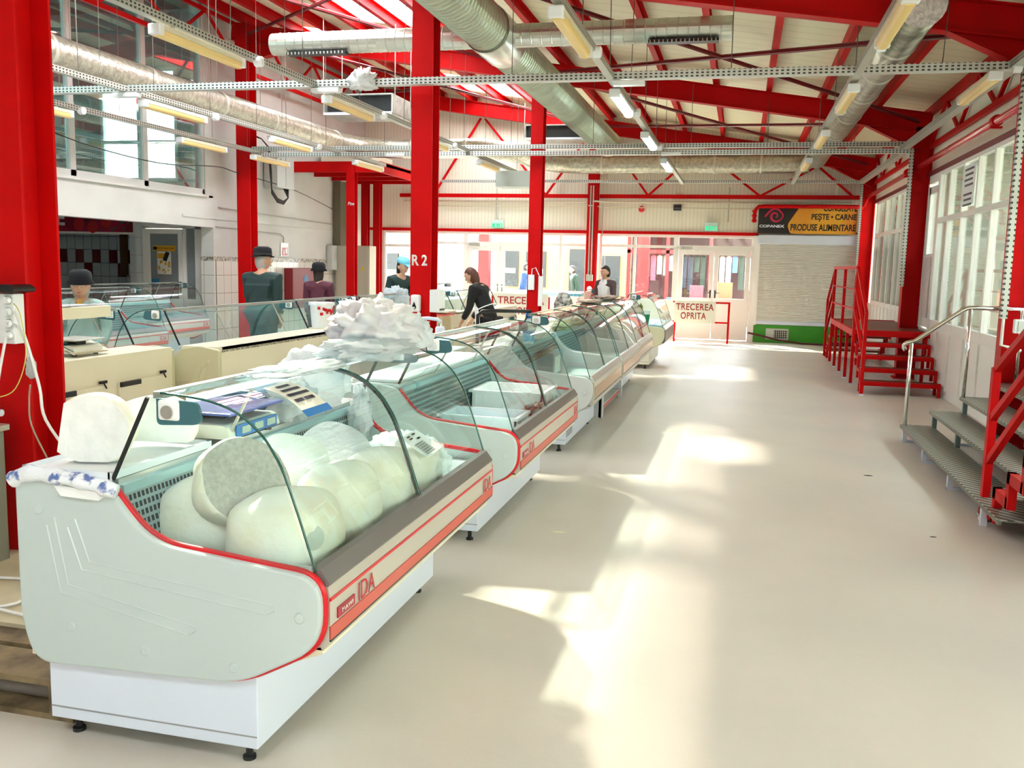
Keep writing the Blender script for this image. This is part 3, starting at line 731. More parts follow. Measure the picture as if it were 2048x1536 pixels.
        b = B(); b.box(X(-D+.082), X(-.237), bl[0]-.0015, bl[0], .11, .115); b.ob('plinth_seam', M('seam_grey', (.30, .31, .34), .5), o)
        for fx in (-.30, -D+.14):
            for fy in (bl[0]+.06, bl[1]-.06):
                B().lathe([(.022, 0), (.022, .012), (.012, .016), (.012, .07)], (X(fx), fy, 0), 12).ob('foot', blk, t)
        if st == 'grey':
            for q in range(8): B().box(X(-.236), X(-.234), bl[0]+.06, bl[0]+.34, .13+.02*q, .138+.02*q).ob('vent_slot', blk, o)
    # curved glass, its green cut edges, side panes, top rail and stays
    if glass_on:
        halves = [(ya, (ya+yb)/2-.004), ((ya+yb)/2+.004, yb)] if seam else [(ya, yb)]
        for a, c in halves:
            g = B(); g.strip([(X(d), z*hs) for d, z in GS], 1, a+.003, c-.003); go = g.ob('curved_glass', glass, t, smooth=True)
            for q, r in ((a, .0042), (c, .0042)):
                B().tube([(X(d), q, z*hs) for d, z in GS], r, 5).ob('glass_edge', edgeg, go, smooth=True)
        if seam:
            b = B(); b.tube([(X(d-.004), (ya+yb)/2, z*hs-.004) for d, z in GS], .009, 5); b.ob('seam_seal', blk, t, smooth=True)
        pe = [(X(d), z*hs) for d, z in GS]+[(X(-.60), 1.21*hs), (X(-.735), .93), (X(-.61), .745), (X(-.30), .715)]
        for yy, on in ((y0+.02, ends[0]), (y1-.02, ends[1])):
            if not on: continue
            g = B(); v = [g.b.verts.new((p[0], yy, p[1])) for p in pe]; g.b.faces.new(v); g.ob('side_pane', glass, t)
            B().tube([(X(-.735), yy, .93), (X(-.60), yy, 1.205*hs)], .008, 6).ob('pane_seal', blk, t)
            b = B(); b.box(X(-.56), X(-.48), yy-.012, yy+.012, 1.135*hs, 1.205*hs); br = b.ob('corner_bracket', plastic, t, bev=.012)
            b = B(); b.lathe([(.022, -.02), (.022, -.012)], (X(-.52), yy, 1.165*hs), 14, 1); b.ob('bracket_knob', chrome, br)
            b = B(); b.prism(rpoly([(X(-.565), 1.205*hs, .0), (X(-.42), 1.20*hs, .02), (X(-.40), 1.13*hs, .05), (X(-.565), 1.12*hs, .02)], 4), 1, yy-.006, yy+.006); b.ob('bracket_plate', M('petrol_plate', (.04, .13, .16), .25), br)
        B().box(X(-.60), X(-.565), ya, yb, 1.198*hs, 1.222*hs).ob('top_rail', M('top_rail_'+st, (.62, .60, .48) if m < 0 else (.30, .30, .27), .35), t, bev=.004)
        for f in (.33, .8):
            yy = ya+(yb-ya)*f
            b = B(); b.tube([(X(-.585), yy, 1.20*hs), (X(-.74), yy, .91)], .007, 6); b.ob('stay_rod', galv, t)
    if lit:
        b = B(); b.box(X(-.545), X(-.515), ya+.1, yb-.1, 1.178*hs, 1.196*hs); b.ob('light_tube', M('case_tube', (.55, .95, 1.0), .4, emit=lit), t)
    return t
def rear_doors(t, x, y0, y1, n, dark=True, z0=.22, z1=.72):
    """flap doors with black pulls on the seller's side (faces +x)"""
    w = (y1-y0)/n
    for k in range(n):
        a, c = y0+w*k+.06, y0+w*(k+1)-.06
        B().box(x, x+.016, a, c, z0, z1).ob('door', cream_p, t, bev=.004)
        d = COL.objects[-1] if False else None
        b = B(); b.box(x+.016, x+.034, a+.01, a+.24, z1-.035, z1+.002); b.ob('door_pull', blk, t, bev=.003)
        b = B(); b.box(x+.016, x+.030, c-.09, c-.02, z1+.015, z1+.035); b.tube([(x+.02, c-.05, z1+.02), (x+.045, c-.05, z1-.02)], .006); b.ob('door_catch', blk, t)

C1 = serve_case('nearest glass display case, full of big white cheeses, grey side panel with red edge', 2.48, 4.50, lit=1.3)
C2 = serve_case('second glass display case in the front row, red-edged, holding white plastic crates', 5.04, 7.05, lit=.7)
C3 = serve_case('third glass case in the front row, grey end and slotted white base', 7.82, 9.78, st='grey', base=(7.86, 9.5))
C4 = serve_case('fourth glass case in the front row, on grey legs with a red strip below', 9.82, 11.68, st='grey', legs=True, ends=(False, True))
C5 = serve_case('fifth glass case in the front row, papers hanging inside its glass', 11.74, 13.60, st='grey', xf=-1.22, ends=(False, True))
C6 = serve_case('last cream case at the far end of the front row, holding a green pot', 14.95, 16.95, st='cream', seam=False, xf=-1.15)

# middle row: sellers' backs with cream doors face the aisle
D1 = serve_case('cream case back left of the row, the scale standing on its top', 4.95, 6.48, xf=-5.50, m=-1, st='cream', seam=False, hs=1.0, group='cream cases of the middle row')
rear_doors(D1, -4.40, 5.0, 6.4, 2)
D2 = serve_case('cream case back with a speckled top strip and a coiled flex on its door', 6.55, 8.88, xf=-5.15, m=-1, st='cream', seam=False, group='cream cases of the middle row')
rear_doors(D2, -4.05, 6.62, 8.8, 2, z0=.25, z1=.66)
B().box(-4.075, -4.045, 6.6, 8.85, .885, .925).ob('speckled_strip', M('speckled_edge', (.55, .50, .38), .5, var=.9, vscale=60, col2=(.05, .04, .03)), D2)
B().tube([(-4.02, 7.95+.13*math.sin(a*.3), .56+.17*math.cos(a*.3)) for a in range(22)], .008).ob('coiled_flex', cream_p, D2, smooth=True)
D3 = serve_case('cream case back carrying the white tub with red print', 8.94, 10.40, xf=-5.20, m=-1, st='cream', seam=False, group='cream cases of the middle row')
rear_doors(D3, -4.10, 9.0, 10.35, 1)
D4 = serve_case('cream case back just behind the column marked R 2', 10.5, 12.2, xf=-5.15, m=-1, st='cream', seam=False, group='cream cases of the middle row')
rear_doors(D4, -4.05, 10.55, 12.1, 2)
D5 = serve_case('cream case back beside the bending seller in black', 12.35, 13.65, xf=-5.05, m=-1, st='cream', seam=False, group='cream cases of the middle row', glass_on=True)
rear_doors(D5, -3.95, 12.4, 13.6, 1)
D6 = serve_case('cream case back with dark cloths hung on its doors, right of the bending seller', 13.9, 15.9, xf=-4.95, m=-1, st='cream', seam=False, group='cream cases of the middle row')
rear_doors(D6, -3.85, 13.95, 15.85, 2)
for yy, c, lb in ((14.35, (.30, .03, .04), 'dark red cloth hanging from the cream case door'), (14.95, (.80, .76, .62), 'cream cloth hanging from the cream case door'), (15.35, (.01, .12, .09), 'dark green cloth hanging from the cream case door')):
    b = B(); b.hull([(-3.815, yy, .74), (-3.80, yy+.17, .74), (-3.80, yy+.19, .36), (-3.815, yy+.01, .36), (-3.835, yy, .74), (-3.83, yy+.17, .74), (-3.83, yy+.19, .36), (-3.835, yy+.01, .36)], [(0, 1, 2, 3), (7, 6, 5, 4), (0, 4, 5, 1), (1, 5, 6, 2), (2, 6, 7, 3), (3, 7, 4, 0)])
    tag(b.ob('cloth', M('cloth_'+lb[:9], c, .8)), lb, 'cloth')
# third row by the butcher's recess, fronts towards us
serve_case('butcher case with a red stripe behind the person in the mint coat', 8.6, 11.0, xf=-7.55, m=1, st='red', seam=False, group='cases of the left row')
serve_case('long glass case under the butcher sign at the far left', 11.2, 13.6, xf=-8.55, m=1, st='red', seam=False, group='cases of the left row')
serve_case('low glass case in front of the grey electrical cabinet', 17.0, 19.2, xf=-6.7, m=-1, st='cream', seam=False, group='cases of the left row')
serve_case('glass counter below the back glazing left of the woman in the white apron', 17.6, 19.2, xf=-3.2, m=-1, st='cream', seam=False, group='cases of the left row')
# ------------------------------------------------------------------ overhead services
ZT = 3.54
def tray(label, p, q, mat, w=.10, h=.07, name='cable_tray', group='perforated cable trays'):
    """open steel channel with slotted sides"""
    p, q = Vector(p), Vector(q); b = B(); d = (q-p).normalized(); r = d.cross(Vector((0, 0, 1))).normalized() if abs(d.z) < .9 else Vector((0, 1, 0))
    u = r.cross(d)
    b.beam(p-u*h/2, q-u*h/2, w, .004, up=u)
    for s in (-1, 1): b.beam(p+r*s*w/2, q+r*s*w/2, .004, h, up=u); b.beam(p+r*s*(w/2-.006)+u*h/2, q+r*s*(w/2-.006)+u*h/2, .012, .004, up=u)
    return tag(b.ob(name, mat), label, 'cable tray', group)
tray('near crosswise perforated cable tray running the width of the hall', (-8.45, 9.45, ZT), (2.36, 9.45, ZT), perf)
tray('crosswise perforated cable tray below the middle roof beam, upper of the pair', (-8.75, 15.42, ZT+.08), (2.38, 15.42, ZT+.08), perf)
tray('crosswise perforated cable tray below the middle roof beam, lower of the pair', (-8.65, 15.22, ZT-.05), (2.38, 15.22, ZT-.05), perf)
tray('far crosswise perforated cable tray in front of the back wall', (-7.0, 21.05, ZT+.02), (2.4, 21.05, ZT+.02), perf, h=.055)
RAILX = {-8.5: 'far left', -6.95: 'second from the left', -4.6: 'between the counter rows', -1.37: 'over the front row and aisle', .97: 'over the aisle by the foil duct'}
for x, nm in RAILX.items():
    tray('lengthwise perforated lamp rail '+nm, (x, 5.0, ZT-.01), (x, 21.0 if x > -6 else 15.3 if x < -8 else 17.3, ZT-.01), perf_y, w=.07, h=.06, name='lamp_rail', group='lengthwise lamp rails')
tray('perforated rail high along the right wall below the girders, nearer length', (2.31, 5.0, 3.55), (2.31, 15.4, 3.55), perf_y, w=.10, name='lamp_rail', group='lengthwise lamp rails')
tray('perforated rail high along the right wall below the girders, farther length', (2.38, 15.7, 3.55), (2.38, 21.0, 3.55), perf_y, w=.10, name='lamp_rail', group='lengthwise lamp rails')
for y, z0, lb in ((9.52, 1.25, 'upright perforated riser on the near right-hand column'), (15.32, 1.45, 'upright perforated riser on the column by the red landing'), (21.3, 1.6, 'upright perforated riser in the corner by the shutter')):
    b = B(); b.box(2.40, 2.455, y-.03, y+.03, z0, 3.54); tag(b.ob('cable_riser', perf_z), lb, 'cable tray')
b = B(); b.tube([(2.42, 9.48, 1.25), (2.42, 9.48, 1.0), (2.5, 9.5, .98), (2.6, 9.5, .95)], .015); tag(b.ob('conduit', pvc), 'white conduit elbow below the riser on the near right column', 'conduit')
t = T('switch_box', 'white double switch box beside the near right column', 'switch', (2.66, 9.42, 1.12)); B().box(2.50, 2.86, 9.40, 9.46, 1.12, 1.25).ob('housing', plastic, t, bev=.006); B().box(2.53, 2.66, 9.39, 9.40, 1.135, 1.235).ob('rocker', M('grey_rocker', (.6, .62, .6), .4), t)

# waterproof tube lamps below the rails
def lamp(x, y, lit, nb, first=[None, None]):
    k = 1 if lit else 0
    if first[k] is None:
        t = T('tube_lamp', 'x', 'lamp', (0, 0, 0), 'x')
        b = B(); b.prism(rpoly([(-.055, .0, .01), (-.05, .045, .01), (.05, .045, .01), (.055, .0, .01)], 3), 1, -.63, .63); b.ob('body', lampbody if not lit else plastic, t)
        cov = M('lit_lamp_cover', (.80, 1.0, .97), .3, emit=20.0) if lit else beige
        b = B(); b.prism(rpoly([(-.052, .0, .01), (-.04, -.055, .03), (.04, -.055, .03), (.052, .0, .01)], 4), 1, -.62, .62); b.ob('diffuser', cov, t, smooth=False)
        b = B(); b.box(-.058, .058, -.65, -.59, -.045, .04); b.ob('end_cap', plastic, t, bev=.01)
        b = B(); b.box(-.058, .058, .59, .65, -.045, .04); b.ob('end_cap', plastic, t, bev=.01)
        b = B()
        for s in (-.4, .4): b.box(-.012, .012, s-.015, s+.015, .04, .085)
        b.ob('hanger_clip', galv, t)['kind'] = 'stuff'
        first[k] = t; t.location = (x, y, 3.43); t['label'] = nb[0]; t['group'] = nb[1]
        return t
    return dup(first[k], Vector((x, y, 3.43))-Vector(first[k].location), nb[0], nb[1])
ys_l = (7.25, 10.35, 13.4, 16.5)
ordn = ('nearest', 'second', 'third', 'farthest')
for x in (-8.5, -6.95, -4.6, -1.37, .97):
    for i, y in enumerate(ys_l):
        if x == -8.5 and i not in (1, 2, 3): continue
        lit = x == -1.37 and i > 0
        nm = RAILX[x].replace('second from the left', 'that is second from the left')
        lamp(x-.0, y+(0 if x != -8.5 else (-.55, 0, 0, -.9)[i] if i != 1 else -.6), lit, ((f'{"glowing white" if lit else "yellowed"} tube lamp, {ordn[i]} on the rail {nm}'), 'tube lamps on the lengthwise rails'))
lamp(2.12, 9.9, False, ('cream tube lamp tilted by the near right-hand column', 'tube lamps on the lengthwise rails'))
for x, y, lb in ((-6.95, 9.42, 'over the left rail'), (-4.47, 9.42, 'left of column R 2'), (-1.2, 9.42, 'over the aisle rail'), (-1.2, 15.16, 'over the aisle rail'), (-5.9, 15.16, 'left of the canopy')):
    b = B(); b.box(x-.15, x+.17, y-.05, y+.05, 3.44, 3.49)
    tag(b.ob('lamp_end', plastic, bev=.008), 'short white box under the '+('near' if y < 10 else 'middle')+' crosswise tray '+lb, 'lamp box')
for i, (x, y) in enumerate([(-8.5, 10.55), (-8.05, 8.05), (-4.6, 8.15), (-6.95, 11.2), (-6.95, 14.3), (-4.6, 11.3), (-4.6, 14.3), (-1.37, 8.2), (-1.37, 11.4), (-1.37, 14.6), (.97, 8.3), (.97, 11.5), (.97, 14.6), (2.25, 9.3)]):
    b = B(); b.lathe([(.045, -.04), (.05, -.03), (.05, .03), (.03, .04)], (x+.05, y, 3.50), 12, 0)
    tag(b.ob('junction_box', plastic), 'round white junction box clipped to a lamp rail', 'junction box', 'junction boxes on the lamp rails')
o = crumple('cable_clump', plastic, None, (-4.03, 9.4, 3.46), (.13, .09, .10), 3, .7, .9, 20, 5); tag(o, 'crumpled white wad on the near tray left of column R 2', 'wad')

# ducts
def duct(name, pts, r, mat, label, n=20, bands=(), open_end=None, cap=True):
    t = T(name, label, 'duct', pts[0]); b = B(); b.tube(pts, r, n, cap=cap); b.ob('casing', mat, t, smooth=True)
    for c, d in bands:
        q = B(); d = Vector(d)*.03; c = Vector(c); q.tube([c-d, c-d, c+d, c+d], [r+.001, r+.008, r+.008, r+.001], n, cap=False); q.ob('joint_band', M('band_pale', (.66, .66, .55), .4, .4), t, smooth=True)
    return t
X1 = -8.1
bends = [(X1, y, 4.03) for y in (4.0, 8, 12, 16, 17.6)]+[(X1+.12, 18.25, 4.03), (X1+.45, 18.65, 4.03), (X1+.95, 18.8, 4.03), (-5.4, 18.8, 4.03), (-4.6, 18.9, 4.0), (-4.9+.9, 19.3, 3.98)]
bends = bends[:-2]+[(-5.2, 18.9, 4.02), (-4.7, 19.3, 3.98), (-4.5, 20.4, 3.95), (-4.2, 20.95, 3.95), (-3.7, 21.12, 3.94), (-1.0, 21.12, 3.94), (1.0, 21.12, 3.94), (1.3, 21.1, 3.94)]
duct('foil_duct', bends, .20, foil, 'long foil-wrapped duct from the left front that turns along the back wall', bands=[((X1, y, 4.03), (0, 1, 0)) for y in (9.5, 11.4, 13.2, 14.8, 16.2, 17.4)]+[((x, 18.8, 4.03), (1, 0, 0)) for x in (-6.9, -5.7)]+[((x, 21.12, 3.94), (1, 0, 0)) for x in (-3.2, -1.9, -.7, .3)])
duct('foil_duct', [(1.42, y, 4.0) for y in (9.0, 11, 14, 17, 19.5)]+[(1.42, 20.6, 3.98)], .19, M('dull_foil', (.46, .46, .38), .3, .8, var=.4, vscale=8, bump=.8, bscale=12), 'dull foil-wrapped duct running over the aisle beside the right-hand lamps', bands=[((1.42, y, 4.0), (0, 1, 0)) for y in (10.3, 11.6, 12.9, 14.6, 16.4, 18)])
o = B().tube([(1.42, 8.985, 4.0), (1.42, 8.995, 4.0)], .205, 20).ob('duct_cap', M('foil_cap', (.80, .80, .82), .35, .5, var=.4, vscale=20, bump=1., bscale=30)); tag(o, 'crinkled silver foil cap closing the near end of the right duct', 'duct cap')
# spiral ducts: a wide one lengthwise and a narrower cross one
sp_m = M('spiral_duct_green', (.50, .54, .42), .34, .75, var=.12, vscale=4)
t = T('spiral_duct', 'wide ribbed spiral duct sloping across the upper middle', 'duct', (-2.9, 5, 4.2))
b = B(); rr_ = []; pts = []
yy = 5.0
while yy < 19.9: pts += [(-2.9, yy, 4.25), (-2.9, yy+.075, 4.25), (-2.9, yy+.085, 4.25)]; rr_ += [.25, .25, .262]; yy += .095
b.tube(pts, rr_, 24); b.ob('casing', sp_m, t, smooth=False)
b = B(); b.tube([(-2.9, y, 4.25) for y in (10.2, 10.22, 11.0, 11.02)], [.27, .275, .275, .27], 24, cap=False); b.ob('collar', spiral, t, smooth=True)
b = B(); b.tube([(-2.9, 19.85, 4.25), (-2.9, 19.93, 4.25)], .27, 24); b.ob('end_ring', spiral, t)
for x0, x1, lb, gx in ((-5.72, -3.12, 'left arm of the cross spiral duct in front of column R 2', -5.1), (-2.68, -.28, 'right arm of the cross spiral duct with a slotted grille below its end', -.75)):
    t = T('spiral_duct', lb, 'duct', (x0, 10.6, 4.25)); b = B(); pts = []; rr_ = []; x = x0
    while x < x1: pts += [(x, 10.6, 4.25), (x+.10, 10.6, 4.25), (x+.105, 10.6, 4.25), (x+.112, 10.6, 4.25)]; rr_ += [.130, .130, .1345, .1345]; x += .117
    b.tube(pts, rr_, 24); b.ob('casing', spiral, t, smooth=False)
    g = B(); g.box(gx-.38, gx+.38, 10.47, 10.60, 4.095, 4.125); gg = g.ob('air_grille', blk, t)
    g = B()
    for k in range(16): g.box(gx-.36+k*.047, gx-.348+k*.047, 10.462, 10.47, 4.095, 4.125)
    g.ob('slats', galv, gg)['kind'] = 'stuff'

# ceiling units
for cx, cy, cz, w, lb in ((-6.0, 14.2, 3.96, 1.15, 'open-fronted air unit hanging left of column R 2'), (-4.15, 20.6, 4.42, 1.3, 'open-fronted air unit high on the back wall beside the white-plug column')):
    t = T('air_unit', lb, 'air conditioner', (cx, cy, cz)); h = .27
    b = B(); b.box(cx-w/2, cx+w/2, cy-.4, cy+.4, cz-.02, cz); b.box(cx-w/2, cx+w/2, cy-.4, cy+.4, cz+h, cz+h+.02)
    for s in (-1, 1): b.box(cx+s*w/2-.01, cx+s*w/2+.01, cy-.4, cy+.4, cz, cz+h)
    b.box(cx-w/2, cx+w/2, cy+.38, cy+.4, cz, cz+h); b.ob('casing', galv, t)
    B().box(cx-w/2+.02, cx+w/2-.02, cy-.30, cy-.28, cz, cz+h).ob('dark_coil', blk, t)
    B().box(cx-w/2, cx+w/2, cy-.41, cy-.39, cz-.03, cz+.01).ob('front_lip', white, t)
    b = B()
    for sx in (-1, 1):
        for sy in (-.35, .35): b.tube([(cx+sx*(w/2+.03), cy+sy, cz-.02), (cx+sx*(w/2+.03), cy+sy, rz(cx+sx*w/2)-.18)], .008, 5)
    b.ob('hanger_rods', galv, t)['kind'] = 'stuff'
o = B().box(-4.75, -3.98, 17.6, 18.2, 3.15, 3.45).ob('air_box', M('pale_green_grey', (.50, .56, .50), .5)); tag(o, 'pale grey duct box left of column R 2 below the middle trays', 'box')
B().tube([(-4.4, 17.9, 3.45), (-4.4, 17.9, 4.9)], .006).ob('hanger_rod', galv, o)

# hanging wires
wire_m = M('wire_steel', (.16, .15, .12), .5, .5)
W0 = None; rnd.seed(11)
spots = [(-8.45, y, 3.58) for y in (9.7, 10.4, 11.3, 12.4, 13.6, 14.7)]+[(-6.92, y, 3.56) for y in (8.6, 9.9, 11.1, 12.3, 13.2, 14.6)]+[(-4.58, y, 3.56) for y in (6.6, 7.7, 9.1, 10.6, 12.1, 13.4, 14.9, 16.2)]+[(-1.35, y, 3.56) for y in (7.6, 9.2, 10.9, 12.6, 14.2, 15.9, 18.2)]+[(.99, y, 3.56) for y in (7.1, 9.9, 12.1, 14.4, 16.6)]+[(x, 9.45, 3.58) for x in (-7.6, -5.8, -2.4, -.2, 1.7)]+[(x, 15.42, 3.64) for x in (-7.6, -6.2, -5.0, -3.9, -2.5, -.9, .3, 1.6)]+[(-8.1+s*.21, y, 4.05) for y in (10.2, 12.6, 14.9) for s in (-1, 1)]
for (x, y, z) in spots:
    zt_ = rz(x)-.20; b = B(); b.tube([(0, 0, 0), (rnd.uniform(-.02, .02), 0, zt_-z)], .0045, 4)
    o = b.ob('hanger_wire', wire_m, keep=True); o.location = (x, y, z)
    tag(o, 'thin wire holding a tray or duct up to the roof steel', 'wire', 'hanging wires under the roof')

# red sprinkler pipe on the right wall
t = T('water_pipe', 'long glossy red pipe along the right wall turning over the shop sign', 'pipe', (2.4, 13, 3.28))
b = B(); b.tube([(2.56, 5, 3.30), (2.56, 21.35, 3.26)], .042, 14); b.ob('main_run', M('red_pipe', (.62, .01, .015), .22, coat=.5), t, smooth=True)
b = B(); b.tube([(2.5, 21.42, 3.06), (.42, 21.42, 3.06), (.30, 21.42, 3.05), (.24, 21.42, 2.98), (.22, 21.42, 2.88), (.22, 21.42, 2.70)], .042, 12); b.ob('cross_run', red, t, smooth=True)
b = B(); b.tube([(2.56, 21.35, 3.26), (2.54, 21.42, 3.18), (2.5, 21.42, 3.06)], .045, 12); b.ob('elbow', red, t, smooth=True)
for y in (11.0, 16.4): b = B(); b.tube([(2.56, y-.05, 3.29), (2.56, y+.05, 3.29)], .062, 14); b.box(2.50, 2.62, y-.03, y+.03, 3.21, 3.23); b.ob('pipe_coupling', red, t)
for z in (2.95, 2.85, 2.74): b = B(); b.tube([(.22, 21.42, z-.02), (.22, 21.42, z+.02)], .056, 10); b.ob('pipe_coupling', red, t)

# back wall: conduits, signs, devices
o = B().tube([(-8.2, 21.75, 3.15), (-3.6, 21.75, 3.15), (-3.4, 21.42, 3.15), (-3.1, 21.75, 3.15), (2.3, 21.75, 3.16)], .022).ob('conduit', M('cream_conduit', (.72, .68, .52), .4), smooth=True); tag(o, 'thick cream conduit across the back wall, the upper run', 'conduit')
o = B().tube([(-8.0, 21.77, 3.04), (-3.7, 21.77, 3.03), (-3.5, 21.42, 3.05), (-3.2, 21.77, 3.03), (.2, 21.77, 3.02)], .012).ob('conduit', cream_p, smooth=True); tag(o, 'thin cream conduit across the back wall, the lower run', 'conduit')
for x, z, lb in ((-6.19, 4.1, 'thin grey conduit dropping to the left exit sign'), (-.70, 3.9, 'thin grey conduit dropping to the right exit sign')):
    o = B().tube([(x+.35, 21.78, 3.5), (x+.35, 21.78, 2.72)], .010).ob('conduit', M('grey_conduit', (.45, .45, .40), .5)); tag(o, lb, 'conduit')
for dx, lb in ((-.03, 'left'), (.03, 'right')):
    o = B().tube([(-3.45+dx, 21.40, 3.5), (-3.45+dx, 21.42, 1.45)], .016).ob('conduit', M('grey_conduit', (.45, .45, .40), .5)); tag(o, lb+' one of the two grey conduits running down the back column', 'conduit')
o = B().tube([(-3.22, 21.6, 3.1), (-3.20, 21.6, 1.3)], .010).ob('conduit', M('grey_conduit', (.45, .45, .40), .5)); tag(o, 'thin grey conduit beside the back column by the window frame', 'conduit')
t = T('socket_box', 'grey socket box with a round outlet on the back column', 'socket', (-3.45, 21.45, 1.1)); B().box(-3.53, -3.38, 21.40, 21.48, 1.30, 1.45).ob('housing', M('grey_conduit', (.45, .45, .40), .5), t, bev=.005); b = B(); b.lathe([(.06, -.01), (.06, .0), (.035, .0), (.035, -.012)], (-3.45, 21.46, 1.12), 16, 1); b.ob('outlet', plastic, t)
t = T('plug_strip', 'white plug strip on the second column of the aisle', 'socket strip', (-3.48, 15.35, 1.2)); B().box(-3.53, -3.42, 15.33, 15.375, 1.22, 1.48).ob('housing', plastic, t, bev=.006)
b = B(); b.tube([(-3.47, 15.34, 1.48), (-3.46, 15.33, 1.58), (-3.40, 15.33, 1.60), (-3.33, 15.3, 1.47)], .008); b.ob('lead', plastic, t)
b = B(); b.box(-3.34, -3.27, 15.3, 15.36, .95, 1.46); b.ob('second_strip', plastic, t, bev=.006)
def exit_sign(x, z, lb):
    t = T('exit_sign', lb, 'exit sign', (x, 21.76, z)); B().box(x-.14, x+.15, 21.72, 21.80, z+.0, z+.18).ob('housing', M('sign_case', (.62, .85, .80), .4), t, bev=.004)
    B().box(x-.12, x+.13, 21.712, 21.72, z+.01, z+.10).ob('green_panel', M('exit_green', (.01, .42, .18), .4, emit=.6), t)
    b = B(); b.prism([(x-.07, z+.055), (x-.035, z+.02), (x, z+.055), (x-.02, z+.055), (x-.02, z+.09), (x-.05, z+.09), (x-.05, z+.055)], 1, 21.705, 21.712); b.ob('arrow', white, t)
    b = B(); b.lathe([(.010, -.004), (.010, .0)], (x+.045, 21.712, z+.085), 8, 1); b.beam((x+.045, 21.709, z+.07), (x+.04, 21.709, z+.045), .006, .02); b.beam((x+.04, 21.709, z+.045), (x+.02, 21.709, z+.02), .006, .010); b.beam((x+.04, 21.709, z+.045), (x+.062, 21.709, z+.025), .006, .010); b.ob('running_figure', white, t)
    b = B(); b.box(x+.08, x+.11, 21.705, 21.712, z+.02, z+.09); b.ob('door_mark', white, t)
exit_sign(-5.80, 2.52, 'green and white exit sign above the left glass doors')
exit_sign(-.73, 2.52, 'green and white exit sign above the doors next to the shutter')
t = T('fire_bell', 'small round red alarm bell on the cream back wall', 'alarm', (-2.34, 21.8, 2.95)); b = B(); b.lathe([(.075, .03), (.07, -.02), (.04, -.045)], (-2.34, 21.82, 3.0), 18, 1); b.ob('dome', trim_red, t, smooth=False); B().box(-2.36, -2.32, 21.77, 21.78, 2.98, 3.02).ob('lens', coral, t)
t = T('wall_speaker', 'small black box on the cream back wall, right of the red bell', 'speaker', (-1.51, 21.8, 2.97)); B().box(-1.60, -1.42, 21.74, 21.85, 2.97, 3.10).ob('housing', blk, t, bev=.006); B().box(-1.58, -1.44, 21.735, 21.74, 3.0, 3.03).ob('slot', M('dark_slot', (.08, .08, .08), .6), t)
# shop sign over the shutter
t = T('shop_sign', 'black and amber shop banner above the roller shutter', 'sign', (1.42, 21.6, 2.47))
amb = M('banner_amber', (.80, .40, .03), .45, var=.35, vscale=1.6, col2=(.72, .24, .02)); bkb = M('banner_black', (.012, .010, .008), .45)
B().box(.31, 2.50, 21.58, 21.62, 2.47, 3.10).ob('board', bkb, t)
def LX(u): return .31+(u-370)/1270*2.13
def LZ(v): return 3.04-(v-230)/(560-230)*.57
b = B(); b.prism(rpoly([(LX(905), LZ(200), 0), (LX(1620), LZ(200), 0), (LX(1620), LZ(560), 0), (LX(790), LZ(560), .06), (LX(745), LZ(450), .08)], 6), 1, 21.572, 21.58); b.ob('amber_field', amb, t)
B().box(LX(1622), LX(1655), 21.575, 21.58, LZ(530), LZ(200)).ob('white_margin', white, t)
for s_, u0, u1, v0, v1 in (('CONGELATE', 1195, 1612, 272, 190), ('PEȘTE • CARNE', 1050, 1610, 402, 300), ('PRODUSE ALIMENTARE', 790, 1610, 520, 435)):
    txt(s_, bkb, t, (LX(u0), 21.571, LZ(v0)), (1, 0, 0), (0, 0, 1), LX(u1)-LX(u0), LZ(v1)-LZ(v0), bold=.028)
txt('COPANEX', white, t, (LX(388), 21.579, LZ(484)), (1, 0, 0), (0, 0, 1), LX(712)-LX(388), LZ(448)-LZ(484), bold=.04)
emb = M('emblem_red', (.62, .01, .07), .4); b = B(); cx, cz = LX(580), LZ(335); w = .17
pts = [(cx-1.25*w, cz-.02), (cx-.5*w, cz+.75*w), (cx+.1*w, cz+.95*w), (cx+.7*w, cz+.6*w), (cx+1.05*w, cz+.05*w), (cx+.75*w, cz-.5*w), (cx+.2*w, cz-.72*w), (cx-.3*w, cz-.5*w), (cx-.45*w, cz-.05*w), (cx-.2*w, cz+.35*w), (cx+.2*w, cz+.32*w), (cx+.35*w, cz+.0*w), (cx+.15*w, cz-.2*w)]
b.tube([(p[0], 21.574, p[1]) for p in smooth_curve(pts, 4)], [.020+.006*math.sin(i*.25) for i in range(len(smooth_curve(pts, 4)))], 6)
for v in b.b.verts: v.co.y = 21.575+(v.co.y-21.574)*.25
b.ob('swirl_emblem', emb, t)

# left wall fittings
t = T('cable_box', 'pale grey metal box with looped black cables high on the left wall', 'cabinet', (-9.2, 17.35, 3.0))
B().box(-9.28, -8.98, 16.75, 17.45, 3.05, 3.78).ob('housing', M('pale_grey_paint', (.56, .60, .56), .45), t, bev=.01); B().box(-8.985, -8.975, 17.09, 17.10, 3.08, 3.75).ob('door_gap', M('seam_grey', (.30, .31, .34), .5), t)
b = B()
for k in range(5):
    b.tube([(-9.1, 15.9, 3.98-.01*k), (-9.1, 16.35, 3.93), (-9.1, 16.62+.01*k, 3.80), (-9.08, 16.64+.012*k, 3.35), (-9.06, 16.66, 3.0-.02*k), (-9.04, 16.85, 2.84-.02*k), (-9.04, 17.1, 2.80-.015*k), (-9.04, 17.30, 2.88), (-9.04, 17.30-.05*k, 3.06)], .012, 6)
b.ob('cable_bundle', blk, t, smooth=True)
t = T('electrical_cabinet', 'tall grey electrical cabinet in the far left corner', 'cabinet', (-8.85, 20.2, 0))
